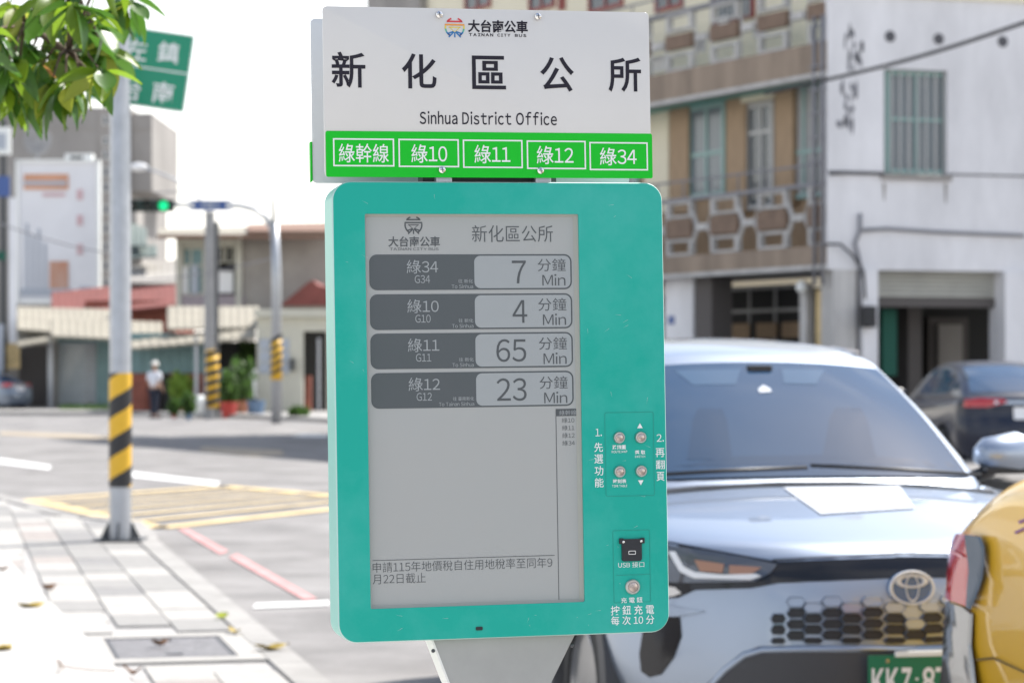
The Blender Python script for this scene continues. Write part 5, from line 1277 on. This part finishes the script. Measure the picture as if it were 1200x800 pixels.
slope_roof(f3, 20, 408, 66, 400, 388, 386, -2.2, 0, 'awning', 'roof_cream', shp, 6)
rr_, f4 = bg_thing('tiled_house', 'low house with a dark red roof behind the shops', 'house', 160, 98); del rr_['_x']
R4(f4, 100, 352, 205, 480, 0, 6, 'wall', 'red_wall', rr_)
slope_roof(f4, 60, 374, 206, 360, 345, 330, -1, 4, 'red_roof', 'roof_red', rr_, 20)
ga, f5 = bg_thing('roof_shed', 'grey green sheet awnings stepping down beside the concrete building', 'shed', 168, 104); del ga['_x']
slope_roof(f5, 150, 304, 184, 302, 288, 290, -1, 1.5, 'sheet_roof', 'shed_green', ga, 4); slope_roof(f5, 150, 290, 172, 290, 262, 270, -.6, 1.8, 'sheet_roof', 'shed_green', ga, 4)
R4(f5, 150, 288, 166, 345, 1.5, 4, 'wall', 'concrete', ga); R4(f5, 152, 236, 160, 290, 1.9, 4, 'wall', 'concrete', ga)
gr_, f6 = bg_thing('grey_shed', 'pale grey sheet roof behind the red roof, left of the old house', 'shed', 180, 101); del gr_['_x']
slope_roof(f6, 150, 334, 210, 334, 312, 306, 0, 5, 'sheet_roof', 'house_grey', gr_, 8); R4(f6, 150, 334, 208, 480, .5, 5, 'wall', 'house_grey', gr_)
# teal stall
ts, f7 = bg_thing('teal_stall', 'teal sheet stall front with a sagging cream awning and red lower wall', 'shop', 195, 81); del ts['_x']
R4(f7, 152, 390, 242, 437, 0, 3, 'teal_cladding', 'teal_tin', ts)
for k in range(8): R4(f7, 153 + k * 11, 392, 155 + k * 11, 436, -.04, -.002, 'cladding_rib', 'teal_tin', ts)
R4(f7, 152, 437, 172, 486, .1, 3, 'red_panel', 'red_wall', ts); R4(f7, 172, 437, 186, 486, .2, 3, 'red_panel', 'red_wall', ts); R4(f7, 190, 440, 204, 486, .3, 3, 'dark_door', 'interior', ts); R4(f7, 204.5, 437, 244, 486, .15, 3, 'red_panel', 'red_wall', ts)
slope_roof(f7, 152, 411, 300, 398, 402, 384, -1.2, 0, 'awning', 'roof_cream', ts, 14)
slope_roof(f7, 196, 388, 304, 386, 362, 362, -.3, 3, 'sheet_roof', 'roof_cream', ts, 12)
R4(f7, 244, 400, 300, 486, .8, 3, 'shade_wall', 'interior', ts); R4(f7, 228, 395, 232, 486, -1.1, -1.0, 'awning_post', 'galv', ts)
R4(f7, 258, 432, 272, 450, .6, .75, 'small_window', 'poster_grey', ts)
# old two-storey house
oh, f8 = bg_thing('old_house', 'two-storey grey house with a flat overhanging brown roof', 'house', 290, 92); del oh['_x']
R4(f8, 206, 278, 212, 372, 0, 5, 'corner_post', 'house_cream', oh); R4(f8, 206, 346, 286, 376, .1, 5, 'lower_wall', 'purple_wall', oh)
R4(f8, 212, 278, 276, 288, .05, 5, 'lintel', 'house_cream', oh); R4(f8, 276, 280, 283, 372, 0, 5, 'corner_post', 'house_cream', oh)
R4(f8, 283, 279, 386, 372, .2, 5, 'side_wall', 'house_grey', oh); R4(f8, 212, 288, 276, 346, 2.5, 3, 'room_back', 'interior_mid', oh)
window(f8, 213, 289, 240, 346, .3, oh, fm='house_cream', glass='teal_tin', vs_=(.4,), hs=(.62,), fw=.1)
R4(f8, 214, 312, 220, 344, .2, .25, 'pane', 'plate_white', oh); R4(f8, 224, 310, 232, 344, .2, .25, 'pane', 'poster_grey', oh)
window(f8, 254, 288, 262, 308, .3, oh, fm='house_cream', glass='interior', vs_=(), hs=(), fw=.06); window(f8, 264, 288, 274, 308, .3, oh, fm='house_cream', glass='interior', vs_=(), hs=(), fw=.06)
R4(f8, 256, 318, 273, 343, .2, .3, 'pale_window', 'plate_white', oh)
R4(f8, 240, 288, 254, 346, .2, .5, 'pier', 'house_grey', oh)
slope_roof(f8, 186, 278, 386, 276, 270, 266, -1.2, 6, 'roof', 'roof_cream', oh); slope_roof(f8, 290, 273, 386, 273, 265, 263, -1.25, 6.2, 'roof_cap', 'roof_brown', oh)
R4(f8, 184, 275, 386, 279.5, -1.3, -1.15, 'roof_edge', 'roof_brown', oh)
# white house with the dark door and a red gable
wh, f9 = bg_thing('white_house', 'cream single-storey house with a dark doorway, behind the signal mast', 'house', 340, 80); del wh['_x']
for a in ((301, 370, 355, 487), (383, 370, 392, 487), (355, 370, 383, 388)): R4(f9, *a, 0, .3, 'wall', 'house_cream', wh)
R4(f9, 298, 362, 394, 371, -.25, 5, 'roof_slab', 'house_cream', wh); R4(f9, 355, 388, 383, 487, 2.2, 2.4, 'dark_room', 'interior', wh)
b = MB(); a = f9.px(301, 430)[0]; b.bx(a, a + .2, .3, 5, 0, 3.4); b.build('side_wall', 'house_cream', wh)
R4(f9, 372, 396, 375, 487, .1, .2, 'door_frame', 'galv', wh); R4(f9, 357, 440, 364, 487, .8, 1.2, 'crate', 'red_wall', wh)
for i in range(3):
    for j in range(3): R4(f9, 304 + i * 12, 397 + j * 14, 315 + i * 12, 409.5 + j * 14, -.04, -.002, 'notice_panel', 'poster_grey', wh)
R4(f9, 340, 420, 345, 434, -.25, -.02, 'letter_box', 'dark_steel', wh); R4(f9, 290, 432, 300, 466, -.6, -.5, 'white_board', 'plate_white', wh)
rg, f10 = bg_thing('gabled_house', 'house with a small red gable roof behind the white house', 'house', 365, 87); del rg['_x']
b = MB(); pts = [f10.px(*q) for q in ((328, 358), (352, 338), (362, 330), (367, 328), (372, 334), (392, 340), (392, 358))]; b.prism(pts, 0, 5); b.build('red_roof', 'roof_red', rg); R4(f10, 330, 358, 392, 480, .3, 5, 'wall', 'house_grey', rg)

# plants and clutter on the far pavement
def leafmass(c, rx, ry, rz, n_, s, seed):
    b = MB(); q = random.Random(seed)
    for k in range(n_):
        while True:
            p = Vector((q.uniform(-1, 1), q.uniform(-1, 1), q.uniform(-1, 1)))
            if .35 < p.length < 1: break
        p = Vector((p.x * rx, p.y * ry, p.z * rz)) * (1 + .15 * sin(7 * p.x + 5 * p.z)) + Vector(c)
        R_ = Euler((q.uniform(0, 6), q.uniform(0, 6), q.uniform(0, 6))).to_matrix(); t = s * q.uniform(.6, 1.3)
        b.poly([p + R_ @ Vector(v) for v in ((-t, 0, 0), (0, -t * .45, .1 * t), (t, 0, 0), (0, t * .45, .1 * t))])
    return b
def plant(nm, label, x, ybase, w_, h_, m, pot, seed, Y=None, trunk=False):
    p = G(x, ybase); k = FP / p.y; r = w_ / k / 2; H_ = h_ / k
    o = thing(nm, label, 'plant', (p.x, p.y, 0), 0, 'plants on the far pavement')
    ph = H_ * .28
    b = MB(); b.lathe([(r * .35, 0), (r * .5, ph), (r * .45, ph), (r * .4, ph * .9)], (0, 0, 0), 'Z', 14); b.build('pot', pot, o, smooth=40)
    b = MB(); 
    for q in range(5): a = q * 1.3; b.tube([(0, 0, ph * .9), (cos(a) * r * .4, sin(a) * r * .4, H_ * .7)], [.02, .008], 5)
    b.build('stem', 'bark', o)
    leafmass((0, 0, ph + (H_ - ph) * .52), r, r, (H_ - ph) * .55, 420, .13, seed).build('foliage', m, o)
plant('potted_bush', 'large dark green bush right of the concrete pole', 282, 488, 34, 66, 'foliage', 'pot', 1)
plant('potted_bush', 'dark green shrub between the large bush and the white board', 268, 489, 24, 50, 'foliage', 'pot', 2)
plant('potted_plant', 'yellow green plant between the person and the concrete pole', 212, 486, 30, 48, 'foliage_light', 'pot', 3)
plant('potted_plant', 'small green plant in a blue pot at the foot of the concrete pole', 221, 492, 16, 30, 'foliage', 'pot_blue', 4)
plant('potted_plant', 'low green plant with a red pot beside the red wall', 204, 490, 12, 20, 'foliage', 'red_bucket', 5)
plant('tall_shrub', 'tall leafy shrub in the dark gap under the awning', 290, 485, 22, 98, 'foliage', 'pot', 6)
plant('potted_plant', 'low weeds by the wall of the white house', 350, 492, 22, 14, 'foliage', 'pot', 8)
for x, y, s_, m_, lb_ in ((236, 489, .35, 'print_white', 'white sack leaning by the concrete pole'), (300, 489, .3, 'pot_blue', 'blue bucket on the far pavement right of the bush'), (268, 490, .28, 'red_bucket', 'red bucket below the bush beside the pole')):
    p = G(x, y); b = MB(); b.lathe([(s_ * .6, 0), (s_ * .85, s_ * .9), (s_ * .8, s_ * 1.5), (s_ * .5, s_ * 1.9), (s_ * .1, s_ * 2)] if m_ == 'print_white' else [(s_ * .7, 0), (s_, s_ * 1.8), (s_ * .93, s_ * 1.8), (s_ * .65, .05)], (0, 0, 0), 'Z', 14)
    o = b.build('sack' if m_ == 'print_white' else 'bucket', m_, None, smooth=40); o.location = p; tag(o, lb_, 'sack' if m_ == 'print_white' else 'bucket')
# grass tufts in front of the shutter
b = MB(); q = random.Random(11)
for k in range(900):
    p = G(q.uniform(70, 128), q.uniform(481.5, 484)); a = q.uniform(0, 6); b.poly([p + Vector((cos(a) * .04, sin(a) * .04, 0)), p - Vector((cos(a) * .04, sin(a) * .04, 0)), p + Vector((q.uniform(-.1, .1), q.uniform(-.1, .1), q.uniform(.1, .35)))])
o = b.build('grass_tufts', 'foliage', None); o['kind'] = 'stuff'; o['label'] = 'green weeds along the foot of the shutter'; o['category'] = 'grass'
# far pavement
b = MB(); pts = [G(-300, 485), G(150, 487), G(300, 491), G(420, 497)]; b.prism([(p.x, p.y) for p in pts] + [(10, 140), (-60, 140)], 0, .12, 'xy'); struct(b.build('far_pavement', 'kerb_stone'))

# ------------------------------------------------------------------ the person across the street
pf = G(181, 490, .0)
per = thing('person', 'person in a white shirt, dark trousers and white hat standing across the street', 'person', (pf.x, pf.y, 0), rad(150))
def skin(name, verts, edges, radii, m, parent, sub=1):
    me = bpy.data.meshes.new(name); me.from_pydata(verts, edges, []); o = bpy.data.objects.new(name, me); C.objects.link(o)
    o.modifiers.new('s', 'SKIN'); 
    for i, r in enumerate(radii): me.skin_vertices[0].data[i].radius = (r, r) if not isinstance(r, tuple) else r
    me.skin_vertices[0].data[0].use_root = True
    s_ = o.modifiers.new('d', 'SUBSURF'); s_.levels = sub; s_.render_levels = sub
    bpy.context.view_layer.update(); dg = bpy.context.evaluated_depsgraph_get(); m2 = bpy.data.meshes.new_from_object(o.evaluated_get(dg))
    o.modifiers.clear(); o.data = m2; m2.materials.clear(); m2.materials.append(M[m])
    for p in m2.polygons: p.use_smooth = True; p.material_index = 0
    o.parent = parent; return o
V_ = [(0, 0, .93), (0, .01, 1.15), (0, .01, 1.36), (0, .0, 1.46), (0, -.02, 1.53), (0, -.02, 1.62), (0, -.01, 1.69)]
R_ = [(.13, .10), (.13, .10), (.15, .10), .055, .065, .085, .06]
E_ = [(0, 1), (1, 2), (2, 3), (3, 4), (4, 5), (5, 6)]
for s in (1, -1):
    i = len(V_); V_ += [(s * .17, .0, 1.39), (s * .23, .02, 1.13), (s * .20, -.12, .93), (s * .18, -.17, .87)]; R_ += [.05, .042, .033, (.035, .02)]; E_ += [(2, i), (i, i + 1), (i + 1, i + 2), (i + 2, i + 3)]
    for f_, (dx, l_) in enumerate(((-.025, .055), (-.008, .07), (.009, .068), (.026, .05))):
        j = len(V_); V_ += [(s * .18 + dx, -.205, .845), (s * .18 + dx, -.205 - l_ * .5, .83 - l_ * .5)]; R_ += [.009, .007]; E_ += [(i + 3, j), (j, j + 1)]
    j = len(V_); V_ += [(s * .14, -.19, .875)]; R_ += [.010]; E_ += [(i + 3, j)]
    i = len(V_); V_ += [(s * .095, 0, .86), (s * .10, -.01 - .03 * s, .47), (s * .10, .02 - .02 * s, .09), (s * .11, -.12, .04)]; R_ += [.09, .06, .045, .035]; E_ += [(0, i), (i, i + 1), (i + 1, i + 2), (i + 2, i + 3)]
skin('body', V_, E_, R_, 'skin', per, 1)
skin('shirt', [(0, .0, .90), (0, .01, 1.12), (0, .01, 1.33), (0, 0, 1.43), (.19, 0, 1.385), (.245, .02, 1.15), (-.19, 0, 1.385), (-.245, .02, 1.15)], [(0, 1), (1, 2), (2, 3), (2, 4), (4, 5), (2, 6), (6, 7)], [(.18, .13), (.16, .125), (.175, .12), .07, .075, .065, .075, .065], 'shirt', per, 1)
skin('trousers', [(0, 0, .93), (.095, 0, .84), (.10, -.04, .47), (.10, 0, .10), (-.095, 0, .84), (-.10, .02, .47), (-.10, .04, .10)], [(0, 1), (1, 2), (2, 3), (0, 4), (4, 5), (5, 6)], [(.155, .12), .105, .08, .068, .105, .08, .068], 'trousers', per, 1)
b = MB(); b.lathe([(.16, 1.665), (.15, 1.68), (.098, 1.69), (.092, 1.74), (.06, 1.765), (.0001, 1.77)], (0, -.015, 0), 'Z', 20); b.build('hat', 'hat', per, smooth=True)
for s in (1, -1): b = MB(); b.bx(s * .10 - .045, s * .10 + .045, -.20, .08, 0, .07, .02); b.build('shoe', 'trousers', per, smooth=40)
b = MB(); b.lathe([(.022, -.0), (.012, -.02), (.0001, -.022)], (0, -.105, 1.60), 'Y', 8); b.build('nose', 'skin', per, smooth=True)

# ------------------------------------------------------------------ the tree whose branch hangs in at the top left
tr = thing('street_tree', 'broad-leaved tree whose sunlit branch hangs into the top left corner', 'tree', (-3.1, 6.3, SW))
T0 = Vector((-3.1, 6.3, SW))
b = MB(); b.tube([(0, 0, 0), (.03, 0, 1.0), (-.02, .02, 2.0), (.05, 0, 2.6), (.2, 0, 3.3)], [.13, .11, .10, .09, .05], 14); b.build('trunk', 'bark', tr, True)
def leaf_mesh(m, s=1, curl=.1, wd=1):
    b = MB(); L0 = .088 * s; Wm = .021 * s * wd
    prof = [(0, .1), (.15, .55), (.35, .95), (.55, 1), (.75, .75), (.9, .38), (1, .02)]
    g_ = []
    for t, w_ in prof:
        zz = -curl * L0 * t * t * 3
        g_.append([b.bm.verts.new((t * L0, x * w_ * Wm, zz + abs(x) * .25 * Wm)) for x in (-1, 0, 1)])
    for i in range(len(g_) - 1):
        for j in range(2): b.bm.faces.new([g_[i][j], g_[i + 1][j], g_[i + 1][j + 1], g_[i][j + 1]])
    return b.mesh('leaf', m, True)
LM = [leaf_mesh(m, 1, c_, w_) for m, c_, w_ in (('leaf_a', .1, 1), ('leaf_a', .2, .85), ('leaf_b', .04, 1.1), ('leaf_c', .16, .9), ('leaf_b', .24, .8))]; LM.append(leaf_mesh('leaf_old', .8))
lr = random.Random(21); nleaf = 0
def rosette(px, py, Y, n_=8, down=.3, s=1.12):
    global nleaf
    c = W(px, py, Y) - T0
    for k in range(n_):
        me = lr.choices(LM, [3, 3, 4, 2, 4, .4])[0]
        o = bpy.data.objects.new('leaf', me); C.objects.link(o); o.parent = tr
        az = 2 * pi * k / n_ + lr.uniform(-.4, .4); o.location = c + Vector((lr.uniform(-.01, .01), lr.uniform(-.01, .01), lr.uniform(-.015, .015)))
        o.rotation_euler = (lr.uniform(-.6, .6), lr.uniform(-.3, .9) + down * .5, az); q = s * lr.uniform(.75, 1.2); o.scale = (q, q, q); nleaf += 1
    return c
cs = [(-5, 45), (2, 75), (35, 98), (75, 98), (25, 100), (52, 60), (95, 38), (10, 5), (80, 8), (18, 20), (60, 8), (100, 18), (138, 8), (30, 55), (75, 45), (104, 52), (124, 60), (8, 90), (45, 85), (62, 98), (85, 95), (95, 98), (6, 102), (122, 88), (55, 30), (88, 72), (20, 105), (158, 0), (-20, 60), (-30, 10), (35, -20), (85, -25), (130, -30), (-40, 100), (40, 100), (20, 70), (112, 30), (70, 70)]
hub = W(-110, -60, 6.2) - T0
b = MB(); b.tube([(.2, 0, 3.3), hub, W(-40, 0, 6.2) - T0, W(30, 30, 6.15) - T0, W(80, 60, 6.15) - T0, W(110, 90, 6.1) - T0], [.05, .03, .018, .010, .006, .003], 8); b.build('branch', 'bark', tr, True)
b = MB(); b.tube([hub, W(0, -30, 6.3) - T0, W(80, -12, 6.4) - T0, W(150, -4, 6.4) - T0], [.03, .012, .007, .003], 8); b.build('branch', 'bark', tr, True)
main = [W(-40, 0, 6.2) - T0, W(30, 30, 6.15) - T0, W(80, 60, 6.15) - T0, W(80, -12, 6.4) - T0, W(0, -30, 6.3) - T0]
for (x, y) in cs:
    Y = 6.2 + lr.uniform(-.35, .35); c = rosette(x + lr.uniform(-5, 5), y + lr.uniform(-5, 5), Y, lr.choice([6, 7, 8, 8]))
    a = min(main, key=lambda m_: (m_ - c).length); mid = (a + c) / 2 + Vector((0, 0, .03))
    b = MB(); b.tube([a, mid, c], [.006, .004, .002], 6); b.build('twig', 'bark', tr, True)
# the crown outside the frame
leafmass((0.2, -.1, 4.3), 1.1, 1.1, .9, 1800, .055, 31).build('crown', 'leaf_b', tr)
for a in range(5): MB().tube([(.2, 0, 3.2), (.2 + .5 * cos(a * 1.3), .5 * sin(a * 1.3), 3.9), (.2 + .9 * cos(a * 1.3), .9 * sin(a * 1.3), 4.6)], [.04, .025, .01], 6).build('branch', 'bark', tr, True)
print('tiles', cnt, 'leaves', nleaf)

# ------------------------------------------------------------------ added unseen buildings, left of and behind the camera, for the cars and glass to reflect
def reflection_block(name, label, x, y, rz, wdt, dep, h_, wall, cols, floors):
    o = thing(name, label, 'building', (x, y, 0), rz)
    b = MB(); b.bx(-wdt / 2, wdt / 2, 0, dep, 0, h_); b.build('wall', wall, o)
    b = MB(); b.bx(-wdt / 2 - .2, wdt / 2 + .2, -.3, dep, h_, h_ + .35); b.build('roof_slab', 'concrete', o)
    me = None
    for i in range(cols):
        for j in range(floors):
            if me is None:
                b = MB(); b.bx(-.8, .8, -.05, -.003, -.7, .7, .01); me = b.mesh('window', 'win_grey'); b = MB(); b.bx(-.72, .72, -.07, -.051, -.62, .62); mg = b.mesh('pane', 'glass_dark')
            w_ = bpy.data.objects.new('window', me); C.objects.link(w_); w_.parent = o; w_.location = (-wdt / 2 + (i + .5) * wdt / cols, 0, 1.9 + j * 3.2)
            p_ = bpy.data.objects.new('pane', mg); C.objects.link(p_); p_.parent = w_
reflection_block('added_block_left', 'pale grey building left of the bus stop, unseen, added for the cars to reflect', -17, 2, rad(-77), 26, 10, 8, 'house_blue', 9, 3)
reflection_block('added_block_rear', 'grey building behind the viewer, unseen, added for the cars to reflect', 12, -22, rad(165), 26, 10, 8, 'house_blue', 8, 3)
